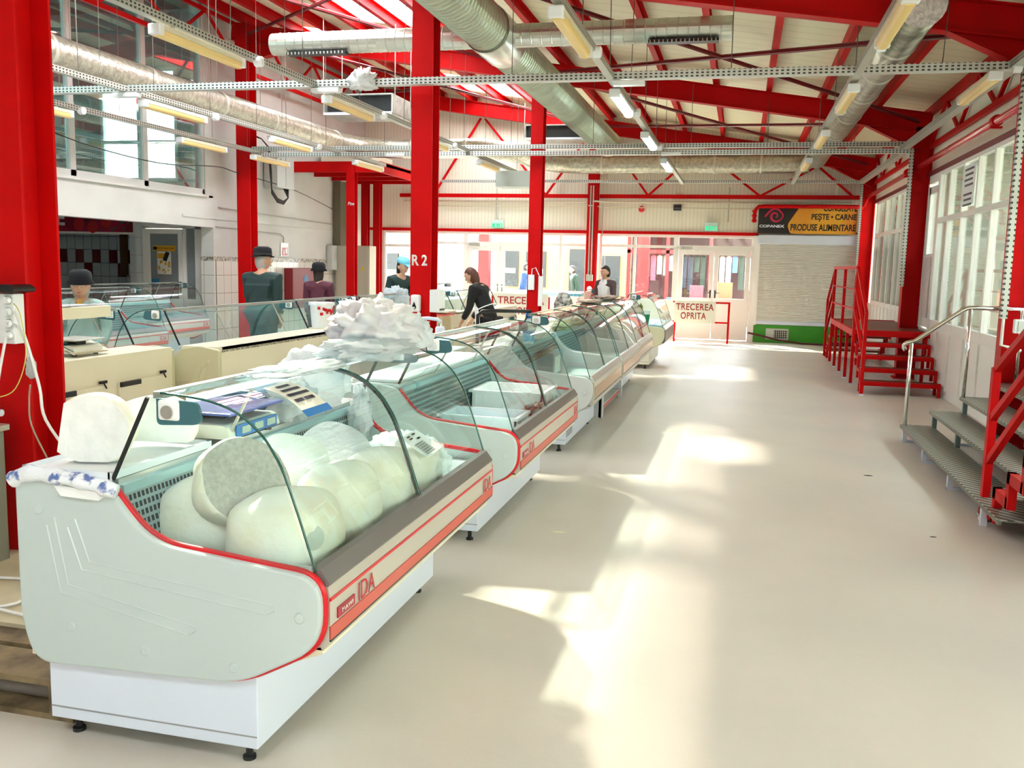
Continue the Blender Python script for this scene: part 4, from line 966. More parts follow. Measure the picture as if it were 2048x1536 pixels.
B().box(-9.2, -8.35, 19.9, 20.3, 0, 1.99).ob('body', M('cabinet_grey', (.46, .43, .32), .5), t, bev=.01)
B().box(-8.79, -8.37, 19.885, 19.90, .05, 1.95).ob('door', M('cabinet_door', (.50, .47, .36), .5), t, bev=.004); B().box(-9.17, -8.82, 19.885, 19.90, .05, 1.95).ob('door', M('cabinet_door', (.50, .47, .36), .5), t, bev=.004)
b = B(); b.prism([(-8.57, 1.42), (-8.47, 1.42), (-8.52, 1.52)], 1, 19.88, 19.885); b.ob('warning_triangle', M('warn_yellow', (.7, .5, .02), .4), t)
b = B(); b.lathe([(.02, -.02), (.02, 0)], (-8.73, 19.885, 1.46), 10, 1); b.ob('lock', blk, t)
o = B().box(-9.28, -9.14, 19.60, 19.85, 1.42, 1.98).ob('meter_box', M('pale_grey_paint', (.56, .60, .56), .45), bev=.008); tag(o, 'small pale meter box left of the grey electrical cabinet', 'box')
o = B().box(-9.28, -9.1, 19.95, 20.45, 1.99, 3.46).ob('cable_duct', M('olive_grey_paint', (.16, .15, .09), .5)); tag(o, 'dark olive cable shaft rising behind the grey electrical cabinet', 'cable shaft')
t = T('hose_cabinet', 'dark red fire hose cabinet behind the two people in hats', 'fire cabinet', (-9.2, 18.2, .6))
B().box(-9.28, -9.08, 17.55, 18.85, .62, 1.46).ob('body', M('dark_red_box', (.20, .004, .008), .4), t, bev=.01)
b = B(); b.lathe([(.10, .0), (.10, .006)], (-9.08, 18.15, 1.22), 18, 0); b.ob('round_sticker', M('sticker_blue', (.02, .16, .35), .4), t)
B().box(-9.08, -9.072, 18.2, 18.34, .88, 1.08).ob('hose_symbol', plastic, t)
t = T('fire_sign', 'small red and white fire sign above the tiled border', 'sign', (-9.28, 17.7, 1.75)); B().box(-9.285, -9.275, 17.42, 17.74, 1.70, 1.98).ob('plate', plastic, t); B().box(-9.275, -9.27, 17.47, 17.70, 1.72, 1.88).ob('red_field', M('badge_red', (.42, .01, .03), .3), t)
b = B(); b.box(-9.272, -9.266, 17.51, 17.55, 1.74, 1.84); b.box(-9.272, -9.266, 17.60, 17.66, 1.76, 1.86); b.ob('hose_mark', plastic, t)
o = B().tube([(-9.28, 15.1, 2.55), (-9.28, 19.9, 2.47)], .012, 6).ob('conduit', M('grey_conduit', (.45, .45, .40), .5)); tag(o, 'grey conduit running along the white left wall', 'conduit')
o = B().tube([(-9.28, 15.0, 2.2), (-9.28, 17.4, 2.16), (-9.28, 17.55, 2.1), (-9.28, 17.56, 1.98)], .01, 6).ob('conduit', M('grey_conduit', (.45, .45, .40), .5)); tag(o, 'bent conduit on the left wall ending at the fire sign', 'conduit')
b = B(); pts = [(-9.0, 9.8, 3.4), (-9.0, 11.2, 3.18), (-9.0, 13.0, 3.10), (-9.0, 14.6, 3.22), (-9.0, 15.3, 3.18), (-9.1, 17.5, 3.05), (-9.1, 19.5, 2.75)]
b.tube(smooth_curve([(p[1], p[2]) for p in pts], 4) and [(-9.0, q[0], q[1]) for q in smooth_curve([(p[1], p[2]) for p in pts], 4)], .009, 5); tag(b.ob('slack_cable', blk), 'slack black cable sagging across the upper window', 'cable')
# butcher's sign with letters
t = T('butcher_sign', 'red lightbox sign with white letters over the tiled shop', 'sign', (-12.8, 15.2, 1.9))
B().box(-15, -11.22, 15.36, 15.44, 2.04, 2.62).ob('frame', pvc, t)
B().box(-15, -11.27, 15.35, 15.36, 2.08, 2.60).ob('picture_field', M('meat_red', (.38, .01, .05), .35, var=.5, vscale=2.5), t)
txt('ARTE', white, t, (-13.74, 15.347, 2.19), (1, 0, 0), (0, 0, 1), .97, .30, bold=.03)
b = B(); rnd.seed(3)
for k in range(60):
    x, z = rnd.uniform(-12.3, -11.35), rnd.uniform(2.09, 2.40); 
    if x < -11.6 and rnd.random() < .6: continue
    b.hull([(x, 15.344, z), (x+.05, 15.344, z+.02), (x+.02, 15.344, z+.05)], [(0, 1, 2)])
b.ob('parsley_picture', M('parsley', (.01, .16, .05), .5), t)['kind'] = 'stuff'
b = B()
for k, (x, z, r) in enumerate(((-12.45, 2.22, .13), (-12.15, 2.17, .12), (-11.85, 2.28, .12))): b.lathe([(r, -.004), (r, 0)], (x, 15.348, z), 8, 1)
b.ob('meat_picture', M('meat_bright', (.55, .02, .03), .35), t)['kind'] = 'stuff'
o = B().box(-13.25, -13.05, 17.585, 17.6, 1.2, 2.3).ob('price_board', M('amber_brown', (.16, .07, .02), .5)); tag(o, 'narrow brown notice strip at the right edge of the chequered tiles', 'notice')

# ------------------------------------------------------------------ stairs on the right
def bx(b, p, q, w): b.beam(p, q, w, w); return b
t = T('red_stair_landing', 'red steel landing with open steps on both sides and a tall rail', 'stairs', (2.2, 15.9, 0))
tread_m = M('worn_red_tread', (.17, .025, .008), .45, var=.3, vscale=6); xa, xb = 1.66, 2.68
B().box(xa, xb+.03, 14.35, 17.6, .76, .80).ob('platform', tread_m, t); b = B(); b.box(xa-.005, xb+.03, 14.32, 14.36, .72, .81); b.box(xa-.005, xb+.03, 17.58, 17.62, .72, .81); b.box(xa-.02, xa+.02, 14.35, 17.6, .72, .81); b.ob('platform_edge', red, t)
for s, y0 in ((-1, 14.34), (1, 17.62)):
    for k in range(4):
        z = .64-.155*k; y = y0+s*.29*k
        b = B(); b.box(xa+.04, xb, y, y+s*.29, z-.03, z); b.ob('step', tread_m, t)
        b = B(); b.box(xa+.04, xb, y+s*.27, y+s*.295, z-.055, z+.004); b.ob('step_edge', red, t)
    b = B()
    for x in (xa+.03, xb-.02):
        for k in range(4):
            z = .64-.155*k; y = y0+s*.29*k; b.box(x-.02, x+.02, y-.02, y+.02, z-.17 if k < 3 else 0, z+.14 if k else z+.1); b.box(x-.02, x+.02, y, y+s*.29, z-.06, z-.02)
        b.box(x-.02, x+.02, y0+s*1.14-.02, y0+s*1.14+.02, 0, .19)
    b.ob('stringer', red, t)
for y in (14.3, 15.1, 15.95, 16.8, 17.62):
    b = B(); bx(b, (xa, y, .02), (xa, y, 1.70 if y in (14.3, 15.95, 17.62) else .75), .045); b.ob('post', red, t)
for y, z in ((13.05, 1.12), (18.75, 1.12)): b = B(); bx(b, (xa, y, .02), (xa, y, z), .045); b.ob('post', red, t)
b = B(); bx(b, (xa, 14.28, 1.72), (xa, 17.64, 1.72), .05); b.ob('top_rail', red, t)
for z in (1.10, 1.40): b = B(); b.beam((xa, 14.3, z), (xa, 17.62, z), .03, .02); b.ob('middle_rail', red, t)
for s, y0, y1 in ((-1, 14.3, 13.05), (1, 17.62, 18.75)):
    for z in (1.72, 1.40, 1.10): b = B(); b.beam((xa, y0, z), (xa, y1, z-.60), .04, .03); b.ob('sloping_rail', red, t)
b = B(); bx(b, (xb-.03, 14.4, .02), (xb-.03, 14.4, .74), .045); b.ob('post', red, t)
for y in (13.05, 14.3, 15.1, 15.95, 16.8): B().box(xa-.03, xa+.03, y-.03, y+.03, 0, .02).ob('white_foot', white, t)

# grating steps with the stainless handrail
cheq = M('chequer_grating', (.30, .30, .26), .45, .5); n_, p_ = nodes_of(cheq)
tc = n_.nodes.new('ShaderNodeTexCoord'); wv = n_.nodes.new('ShaderNodeTexWave'); wv.inputs['Scale'].default_value = 7; wv.inputs['Distortion'].default_value = .4; wv.bands_direction = 'DIAGONAL'
n_.links.new(tc.outputs['Object'], wv.inputs['Vector']); rr = n_.nodes.new('ShaderNodeValToRGB'); rr.color_ramp.elements[0].color = (.07, .07, .05, 1); rr.color_ramp.elements[1].color = (.46, .46, .40, 1)
rr.color_ramp.elements[0].position = .25; rr.color_ramp.elements[1].position = .6
n_.links.new(wv.outputs[0], rr.inputs[0]); n_.links.new(rr.outputs[0], p_.inputs['Base Color'])
t = T('grating_steps', 'wide chequered steel steps rising to the right wall', 'stairs', (2.2, 8.0, 0))
blue_g = M('blue_grey_frame', (.16, .22, .22), .45)
for k in range(4):
    z = .155*(k+1)+.005; x = 1.62+.26*k
    B().box(x, x+.30 if k < 3 else 2.74, 6.05, 9.66, z-.008, z).ob('tread', cheq, t)
    b = B(); b.box(x, x+.02, 6.05, 9.66, z-.035, z-.008); b.box(x, x+.28 if k < 3 else 2.74, 9.63, 9.66, z-.035, z-.008); b.ob('tread_frame', M('grating_edge', (.20, .20, .16), .5, .4), t)
for k in range(4):
    for y in (9.55, 8.55, 7.52, 6.5):
        z = .155*(k+1); x = 1.65+.26*k
        b = B(); b.box(x-.02, x+.02, y-.02, y+.02, max(0, z-.155), z-.03); b.ob('leg', white if k == 0 else blue_g, t)
for y in (9.55, 8.55, 7.52): b = B(); b.box(1.63, 2.6, y-.015, y+.015, .0, .025); b.ob('floor_bar', white, t)
t = T('handrail', 'bent stainless steel handrail at the far end of the grating steps', 'handrail', (2.1, 9.58, .16))
b = B(); b.tube([(1.60, 9.58, .91), (1.585, 9.58, .93), (1.585, 9.58, .955), (1.60, 9.58, .975), (1.68, 9.58, 1.0), (2.08, 9.58, 1.31), (2.13, 9.58, 1.335), (2.20, 9.58, 1.34), (2.68, 9.58, 1.34)], .021, 12); b.ob('rail', chrome, t, smooth=True)
for x, z0, z1 in ((1.65, .155, .985), (2.155, .47, 1.33), (2.60, .62, 1.33)): b = B(); b.tube([(x, 9.58, z0), (x, 9.58, z1)], .019, 12); b.ob('post', chrome, t, smooth=True)
# near red stair at the right edge
t = T('red_stair_rail', 'near red stair side with square newel post and three sloping bars', 'stairs', (1.7, 6.2, 0))
b = B(); b.box(1.665, 1.715, 6.64, 6.70, .02, 1.04); b.ob('newel_post', red, t)
for z0, z1 in ((1.02, 1.30), (.69, 1.02), (.39, .78)): b = B(); b.beam((1.69, 6.68, z0), (1.69, 6.68-.58, z0+(z1-z0)*1.02), .04, .045); b.beam((1.69, 6.1, z0+(z1-z0)*1.02), (1.69, 4.9, z0+(z1-z0)*3.1), .04, .045); b.ob('sloping_bar', red, t)
b = B()
for k in range(4):
    y = 6.66-.28*k; z = .13+.16*k; b.box(1.665, 1.715, y-.30, y+.02, z-.07, z); b.box(1.665, 1.715, y-.32, y-.26, z-.07, z+.16)
b.box(1.665, 1.715, 6.60, 6.68, 0, .13)
b.ob('stepped_stringer', red, t)
for k in range(4): y = 6.66-.28*k; z = .13+.16*k; B().box(1.72, 2.7, y-.28, y, z-.01, z).ob('step', cheq, t)
b = B(); b.box(1.72, 2.7, 6.62, 6.66, .03, .12); b.ob('riser', M('crimson_paint', (.30, .004, .03), .35), t)
b = B(); b.box(1.66, 1.74, 6.60, 6.72, 0, .035); b.box(1.74, 2.6, 6.63, 6.67, 0, .03); b.ob('white_foot', M('chipped_white', (.75, .75, .7), .6, var=.7, vscale=30), t)

# barrier by the doors
t = T('barrier', 'red steel barrier with a hand-painted white board saying trecerea oprita', 'barrier', (-.8, 21, 0))
b = B(); b.box(-1.45, -.20, 20.98, 21.02, .88, .92); b.box(-1.45, -.20, 20.98, 21.02, .44, .475); b.ob('rails', red, t)
b = B(); b.box(-.24, -.195, 20.97, 21.02, 0, .92); b.ob('post', red, t); b = B(); b.beam((-.22, 21.02, .45), (-.22, 21.30, .02), .03, .03); b.beam((-.22, 20.98, .45), (-.22, 20.75, .0), .03, .03); b.ob('stay', red, t)
b = B(); b.box(-1.42, -1.38, 20.97, 21.02, 0, .92); b.ob('post', red, t)
b = B(); b.box(-1.42, -.51, 20.955, 20.975, .44, .93); b.ob('board', M('board_cream', (.72, .70, .60), .6), t)
pr_ = M('painted_letters', (.36, .02, .02), .6)
txt('TRECEREA', pr_, t, (-1.38, 20.953, .72), (1, 0, 0), (0, 0, 1), .83, .15, bold=.015, space=1.1); txt('OPRITA', pr_, t, (-1.27, 20.953, .52), (1, 0, 0), (0, 0, 1), .56, .15, bold=.015, space=1.1)
t = T('barrier', 'second white warning board half hidden behind the cream case backs', 'barrier', (-4.9, 20.6, 0))
b = B(); b.box(-5.6, -5.56, 20.6, 20.64, 0, .92); b.ob('post', red, t); b = B(); b.box(-4.26, -4.22, 20.6, 20.64, 0, .92); b.ob('post', red, t)
b = B(); b.box(-5.55, -4.25, 20.59, 20.61, .42, .98); b.ob('board', M('board_cream', (.72, .70, .60), .6), t)
txt('TRECEREA', pr_, t, (-5.45, 20.588, .74), (1, 0, 0), (0, 0, 1), 1.1, .17, bold=.015); txt('OPRITA', pr_, t, (-5.25, 20.588, .50), (1, 0, 0), (0, 0, 1), .75, .17, bold=.015)
o = B().tube([(.22, 21.6, .22), (.34, 21.6, .20), (.9, 21.55, .08), (1.4, 21.5, .03), (2.2, 21.45, .03), (2.5, 21.5, .03)], .022, 10).ob('drain_hose', M('dark_red_hose', (.09, .005, .01), .4), smooth=True); tag(o, 'dark red hose lying along the foot of the green kerb', 'hose')
# small debris on the floor
for (x, y, r, lb) in ((1.10, 7.83, .035, 'dark scrap lying on the open floor near the grating steps'), (1.27, 6.1, .02, 'small dark speck on the floor near the red stair foot'), (-1.02, 5.45, .05, 'pale paper scrap on the floor beside the second case')):
    b = B(); b.prism([(x-r, y), (x-r*.3, y-r*.5), (x+r, y-r*.1), (x+r*.2, y+r*.4)], 2, 0.0, .003); tag(b.ob('debris', blk if 'dark' in lb else cream_p), lb, 'scrap')
# ------------------------------------------------------------------ cheeses and goods in the nearest case
rind = M('cheese_rind', (.90, .89, .82), .45, bump=.25, bscale=30, var=.10, vscale=6, col2=(.86, .80, .64))
cutf = M('cheese_cut_face', (.46, .43, .39), .6, bump=.9, bscale=70, var=.25, vscale=50, col2=(.56, .53, .49))
cutw = M('cheese_cut_white', (.86, .88, .86), .5, bump=.6, bscale=22, var=.08, vscale=16)
holes_n, holes_p = nodes_of(cutw)
def cheese(label, c, r, cut=None, rot=0, mats=(rind, cutw), spots=(), tilt=(0, 0), e=.78):
    def fn(p, d):
        q = Vector([math.copysign(abs(d[i])**e, d[i])*r[i] for i in range(3)])
        k = 1+.03*math.sin(d.x*5+c[0]*9)+.02*math.sin(d.z*7+d.y*4)
        return q*k
    t = B(); t.sph((0, 0, 0), r, 32, 20, fn); mi = 0
    for cp in ([cut] if cut and not isinstance(cut, list) else (cut or [])):
        f = t.cut(cp[0], cp[1])
        for q in f: q.material_index = 1
    t.rot(tilt[0], 'X', (0, 0, 0)); t.rot(tilt[1], 'Y', (0, 0, 0)); t.rot(rot, 'Z', (0, 0, 0)); t.move(c)
    mn = min(v.co.z for v in t.b.verts)
    mats_idx = [f.material_index for f in t.b.faces]
    o = t.ob('cheese', list(mats), smooth=True)
    if cut:
        for pl in o.data.polygons:
            if pl.material_index == 1: pl.use_smooth = False
    tag(o, label, 'cheese', 'white cheeses in the nearest case')
    for (sx, sy, sz, sr) in spots:
        d = (Vector((sx, sy, sz))-Vector(c)); b = B(); n = d.normalized(); u = n.cross(Vector((0, 0, 1))).normalized(); v = n.cross(u)
        ctr = Vector((sx, sy, sz)); vs = [b.b.verts.new(ctr+sr*(math.cos(a*PI/9)*u+math.sin(a*PI/9)*v)-n*0.004) for a in range(18)]
        b.b.faces.new(vs); top = b.b.verts.new(ctr+n*.003)
        for i in range(18): b.b.faces.new((vs[i], vs[(i+1) % 18], top))
        b.ob('mould_dimple', M('dimple_grey', (.52, .56, .50), .5), o)
    return o
dz = .56
cheese('big white whole cheese at the left of the nearest case, under the grey-cut piece', (-1.80, 2.86, dz+.15), (.21, .19, .155))
cheese('big white cheese at the front of the nearest case with a round grey dimple', (-1.455, 2.76, dz+.155), (.185, .19, .16), spots=[(-1.300, 2.64, dz+.195, .042)])
cheese('whole white cheese behind the front one, against the front glass', (-1.43, 3.13, dz+.165), (.15, .17, .17))
cheese('whole yellowish white cheese third along the front glass', (-1.42, 3.49, dz+.155), (.15, .18, .165))
cheese('half cheese with a grainy grey cut face lying on the front cheeses', (-1.64, 2.79, dz+.315), (.16, .17, .155), cut=((.03, -.01, .01), (.80, -.36, .42)), mats=(rind, cutf), spots=[(-1.700, 2.645, dz+.27, .030)], e=.9)
cheese('low white cheese lying behind on the left below the scale', (-1.87, 3.14, dz+.255), (.19, .20, .115), cut=((0, 0, .07), (.1, -.2, 1)))
cheese('white cheese half with tiny holes in its cut, right behind the grey-cut one', (-1.66, 3.16, dz+.27), (.15, .15, .145), cut=((.02, -.02, .01), (.35, -.65, .55)))
cheese('cheese half with a smooth lilac-white cut face tipped upwards', (-1.60, 3.46, dz+.31), (.135, .15, .12), cut=((.01, -.0, .02), (.45, -.35, .75)), mats=(rind, M('cheese_cut_lilac', (.66, .66, .70), .5, bump=.4, bscale=40)), e=.9)
cheese('fourth white cheese in a clear bag with a barcode label', (-1.43, 3.90, dz+.14), (.14, .17, .145))
cheese('tall cheese half standing cut face forward on the white tray', (-2.13, 2.66, .955+.10), (.15, .13, .125), cut=[((0, -.045, 0), (0.25, -1, .06)), ((-.075, 0, 0), (-1, 0.1, .12)), ((0, 0, -.105), (0, 0, -1))], mats=(rind, cutw), e=1.0)
cheese('second cheese half lying behind the tall one on the white tray', (-2.06, 2.90, .955+.075), (.16, .12, .11), cut=[((0, -.04, 0), (.25, -1, .15)), ((0, 0, -.05), (0, 0, -1))], mats=(rind, cutw), e=.85)
bagm = film('clear_bag', (.82, .93, .96), .42); bagw = film('milky_bag', (.72, .77, .80), .80)
o = crumple('plastic_bag', bagm, None, (-1.50, 3.98, dz+.005), (.21, .24, .15), 5, .18, .9, 36, 4); tag(o, 'clear crinkled bag wrapped round the fourth cheese', 'bag')
t = T('tag_label', 'white barcode label stuck on the bagged cheese near the front glass', 'label', (-1.33, 3.72, .84))
b = B(); b.hull([(-1.40, 3.68, .885), (-1.29, 3.73, .80), (-1.25, 3.82, .835), (-1.36, 3.77, .915)], [(0, 1, 2, 3)]); b.ob('paper', plastic, t)
b = B()
P0, U, V = Vector((-1.398, 3.675, .888)), Vector((.11, .05, -.085)), Vector((.04, .09, .032))
for k in range(16):
    a = P0+U*(.45+.03*k)+V*.15; w = .008 if k % 3 else .018; b.hull([a, a+U*w, a+U*w+V*.5, a+V*.5], [(0, 1, 2, 3)])
for k in range(4): a = P0+U*(.08+.10*(k % 3))+V*(.25+.3*(k//2)); b.hull([a, a+U*.06, a+U*.06+V*.18, a+V*.18], [(0, 1, 2, 3)])
b.ob('print', blk, t)
# open white crate at the far end of the case
def crate(label, x0, x1, y0, y1, z0, h, mat=plastic, slots=True):
    t = T('crate', label, 'crate', ((x0+x1)/2, (y0+y1)/2, z0)); b = B(); w = .012
    b.box(x0, x1, y0, y1, z0, z0+.012)
    for a, c, d, e in ((x0, x0+w, y0, y1), (x1-w, x1, y0, y1), (x0, x1, y0, y0+w), (x0, x1, y1-w, y1)): b.box(a, c, d, e, z0, z0+h)
    b.ob('bin', mat, t)
    b = B()
    for a, c, d, e in ((x0-.012, x0, y0-.012, y1+.012), (x1, x1+.012, y0-.012, y1+.012), (x0, x1, y0-.012, y0), (x0, x1, y1, y1+.012)): b.box(a, c, d, e, z0+h-.018, z0+h)
    b.ob('rim', mat, t)
    if slots:
        b = B()
        n = max(3, int((x1-x0)/.07))
        for k in range(n): b.box(x0+.03+k*(x1-x0-.06)/n, x0+.045+k*(x1-x0-.06)/n, y0-.004, y0, z0+.02, z0+h-.03)
        for k in range(6): b.box(x1, x1+.004, y0+.03+k*(y1-y0-.06)/6, y0+.045+k*(y1-y0-.06)/6, z0+.02, z0+h-.03)
        b.ob('rib', mat, t)['kind'] = 'stuff'
    return t
crate('white ribbed crate at the far end of the nearest case', -1.66, -1.26, 4.02, 4.42, dz+.001, .085)
crate('long white crate at the near side inside the second case', -1.80, -1.30, 5.42, 5.76, dz+.045, .10, M('bluish_white_plastic', (.78, .84, .90), .4))
crate('taller white ribbed crate farther back inside the second case', -1.82, -1.30, 6.18, 6.66, dz+.04, .16)
o = B().box(-1.86, -1.26, 5.25, 6.85, dz, dz+.04).ob('shelf_tray', tub); tag(o, 'pale flat tray under the white crates in the second case', 'tray')
o = crumple('plastic_bag', M('brown_scraps', (.30, .22, .18), .6, var=.6, vscale=30), None, (-1.31, 5.98, dz+.04), (.07, .14, .06), 8, .5, .8, 20, 5); tag(o, 'brown crumpled wrapping beside the near crate in the second case', 'wrapping')
# white tray, paper roll, scale, bags on the worktop
t = T('serving_tray', 'shallow white tray on the corner of the nearest case', 'tray', (-2.1, 2.8, .93)); b = B(); b.box(-2.27, -1.94, 2.50, 3.06, .927, .940); b.ob('base', plastic, t, bev=.004)
b = B()
for a in ((-2.275, -2.262, 2.49, 3.07), (-1.948, -1.935, 2.49, 3.07), (-2.27, -1.94, 2.49, 2.503), (-2.27, -1.94, 3.057, 3.07)): b.box(*a, .927, .953)
b.ob('rim', M('bluish_white_plastic', (.78, .84, .90), .4), t)
rollm = M('printed_wrap', (.82, .86, .92), .5, bump=.8, bscale=26, var=.9, vscale=22, col2=(.10, .16, .42))
rn, rp_ = nodes_of(rollm)
for nd in rn.nodes:
    if nd.type == 'VALTORGB': nd.color_ramp.elements[0].position = .36; nd.color_ramp.elements[1].position = .44
b = B(); pts = smooth_curve([(-2.31, .90), (-2.24, .93), (-2.12, .927), (-2.0, .915), (-1.91, .895)], 4)
b.tube([(p[0], 2.478+.004*math.sin(i*2.1), p[1]) for i, p in enumerate(pts)], [.026+.004*math.sin(i*1.9) for i in range(len(pts))], 10); o = b.ob('paper_roll', rollm, smooth=True); tag(o, 'crumpled blue-printed wrap rolled over the near corner of the first case', 'wrap')
b = B(); b.hull([(-2.14, 2.468, .905), (-1.93, 2.465, .888), (-1.97, 2.47, .862), (-2.11, 2.466, .868)], [(0, 1, 2, 3)]); b.ob('hanging_flap', plastic, o)
def scale_thing(label, x, y, z, sx, sy, pan_mat, pan_z, rotz=0, front=-1):
    t = T('weighing_scale', label, 'scale', (x, y, z))
    cb = M('scale_body', (.72, .72, .62), .4); b = B(); b.prism(rpoly([(x-sx/2, z+.02, .01), (x+sx/2, z+.02, .01), (x+sx/2-.02, z+.075, .02), (x-sx/2+.02, z+.075, .02)], 3), 1, y-sy/2, y+sy/2); b.ob('body', cb, t, bev=.004)
    b = B()
    for a in (-1, 1):
        for c in (-1, 1): b.lathe([(.018, 0), (.018, .02)], (x+a*(sx/2-.04), y+c*(sy/2-.04), z), 10)
    b.ob('feet', blk, t)['kind'] = 'stuff'
    b = B(); b.box(x-.05, x+.05, y-.05, y+.05, z+.075, z+pan_z-.01); b.ob('pan_support', blk, t)
    p = B(); p.box(x-sx/2-.01, x+sx/2+.01, y-sy/2-.01, y+sy/2+.01, z+pan_z-.012, z+pan_z); p.ob('pan', pan_mat, t, bev=.006)
    return t
bluepan = M('blue_pan', (.10, .14, .42), .25, var=.35, vscale=9)
SCX, SCY = -2.06, 3.33
t = scale_thing('blue-topped counter scale on the nearest case behind the cheeses', SCX, SCY, .925, .34, .40, bluepan, .125)
b = B(); b.box(SCX+.166, SCX+.172, SCY-.155, SCY+.165, .948, .996); b.ob('display_panel', M('panel_blue', (.01, .16, .48), .3), t)
for k in range(3): B().box(SCX+.171, SCX+.176, SCY-.12+k*.10, SCY-.055+k*.10, .958, .986).ob('readout', M('lcd_grey', (.38, .48, .42), .3), t)
b = B(); b.box(SCX-.12, SCX+.02, SCY-.206, SCY-.2, .952, .985); b.ob('side_label', M('label_green', (.02, .16, .12), .4), t)
t = scale_thing('cream scale with a green keypad on the first cream case', -4.63, 5.62, .93, .24, .30, galv, .12)
b = B(); b.hull([(-4.50, 5.44, .955), (-4.50, 5.82, .955), (-4.66, 5.82, 1.02), (-4.66, 5.44, 1.02)], [(0, 1, 2, 3)]); b.hull([(-4.50, 5.44, .945), (-4.50, 5.82, .945), (-4.66, 5.82, 1.01), (-4.66, 5.44, 1.01)], [(3, 2, 1, 0)]); b.ob('console', cream_p, t)
b = B(); b.hull([(-4.515, 5.46, .965), (-4.515, 5.66, .965), (-4.64, 5.66, 1.016), (-4.64, 5.46, 1.016)], [(0, 1, 2, 3)]); b.ob('keypad', M('keypad_teal', (.01, .13, .16), .3), t)
b = B(); b.hull([(-4.53, 5.48, .973), (-4.53, 5.53, .973), (-4.57, 5.53, .989), (-4.57, 5.48, .989)], [(0, 1, 2, 3)]); b.hull([(-4.59, 5.57, .998), (-4.59, 5.64, .998), (-4.63, 5.64, 1.014), (-4.63, 5.57, 1.014)], [(0, 1, 2, 3)]); b.ob('key_blocks', plastic, t)
b = B(); b.lathe([(.04, .0), (.04, .004)], (-4.56, 5.74, .99), 18); b.ob('dial', plastic, t)
o = crumple('plastic_bag', bagw, None, (-1.98, 4.02, .93), (.15, .22, .16), 2, .2, .9, 34, 2.5); tag(o, 'white bag holding a round cheese at the back of the nearest case', 'bag')
o = crumple('plastic_bag', bagw, None, (-1.93, 3.72, .93), (.10, .13, .09), 13, .4, .9, 26, 3.5); tag(o, 'small crumpled white bag beside the blue box behind the glass', 'bag')
o = crumple('plastic_bag', bagw, None, (-1.85, 4.30, .74), (.05, .05, .13), 19, .5, .9, 20, 3.5); tag(o, 'thin white bag end dangling over the grille', 'bag')
t = T('blue_tub', 'blue plastic tub behind the scale on the nearest case', 'tub', (-2.12, 3.78, .925)); b = B(); b.box(-2.24, -2.04, 3.60, 3.98, .925, 1.06); b.ob('bin', M('tub_blue', (.005, .16, .34), .35), t, bev=.02); b = B(); b.box(-2.25, -2.03, 3.59, 3.99, 1.055, 1.07); b.ob('lid', M('lid_blue', (.01, .22, .42), .3), t, bev=.006)
for lb, c, r, sd in (('big crumpled white bag heaped on top of the nearest case glass', (-1.66, 4.02, 1.225), (.17, .24, .13), 4), ('lower crumpled white bag under the heaped one on the case glass', (-1.60, 3.82, 1.222), (.16, .30, .05), 9), ('flat white bag lying on the glass left of the heaped bags', (-1.64, 3.22, 1.220), (.12, .30, .014), 21)):
    o = crumple('plastic_bag', bagw if sd != 4 else M('white_film', (.70, .70, .74), .45), None, c, r, sd, .38, .8, 36, 2.6); tag(o, lb, 'bag')
o = crumple('plastic_bag', bagw, None, (-1.60, 4.34, 1.22), (.10, .07, .09), 31, .4, .8, 22, 3); tag(o, 'small twisted end of white film at the far end of the case top', 'bag')
# price card curling over the glass
t = T('price_card', 'white price card with a blue edge taped on the nearest case glass', 'price card', (-1.5, 3.0, 1.13))
pc = [(X_, z_) for X_, z_ in [(-1.2+d, z) for d, z in GS] if 1.095 < z_ < 1.203]
b = B(); b.strip([(p[0]+.004, p[1]+.004) for p in pc], 1, 2.84, 3.03); b.ob('card', wp, t)
b = B(); b.strip([(p[0]+.006, p[1]+.004) for p in pc[:2]], 1, 2.835, 3.035); b.ob('blue_edge', M('panel_blue', (.01, .16, .48), .3), t)
b = B()
for k, (f, a, c) in enumerate(((.30, 2.86, 2.92), (.30, 2.93, 3.0), (.45, 2.86, 3.01), (.62, 2.87, 3.0), (.8, 2.89, 2.98))):
    i = max(1, min(len(pc)-2, int(f*len(pc)))); q = [pc[i], ((pc[i][0]+pc[i+1][0])/2, (pc[i][1]+pc[i+1][1])/2)]; b.strip([(p[0]+.0065, p[1]+.0065) for p in q], 1, a, c)
b.ob('handwriting', M('ink', (.03, .03, .06), .6), t)
# second case worktop, bottle, towels and a control box in the third
o = B().box(-2.26, -1.95, 5.12, 6.98, .926, .945).ob('cutting_board', plastic, bev=.004); tag(o, 'long white board on the back shelf of the second case', 'board')
t = T('spray_bottle', 'cleaner bottle with a blue cap and blue label on the third case', 'bottle', (-1.86, 8.15, .93))
b = B(); b.lathe([(.05, .0), (.052, .02), (.052, .14), (.040, .19), (.022, .22), (.022, .235)], (-1.86, 8.15, .93), 18); b.ob('bottle', plastic, t, smooth=True)
b = B(); b.lathe([(.030, .235), (.030, .285), (.02, .29)], (-1.86, 8.15, .93), 14); b.ob('cap', M('cap_blue', (.005, .16, .60), .3), t)
b = B(); b.lathe([(.0535, .025), (.0535, .12)], (-1.86, 8.15, .93), 18); b.ob('wrap_label', M('label_sky', (.10, .46, .75), .35), t)
o = crumple('towel', M('white_towel', (.80, .78, .72), .8), None, (-1.98, 8.75, .93), (.16, .34, .05), 14, .35, .8, 26, 3); tag(o, 'folded white towels on the back shelf of the third case', 'towel')
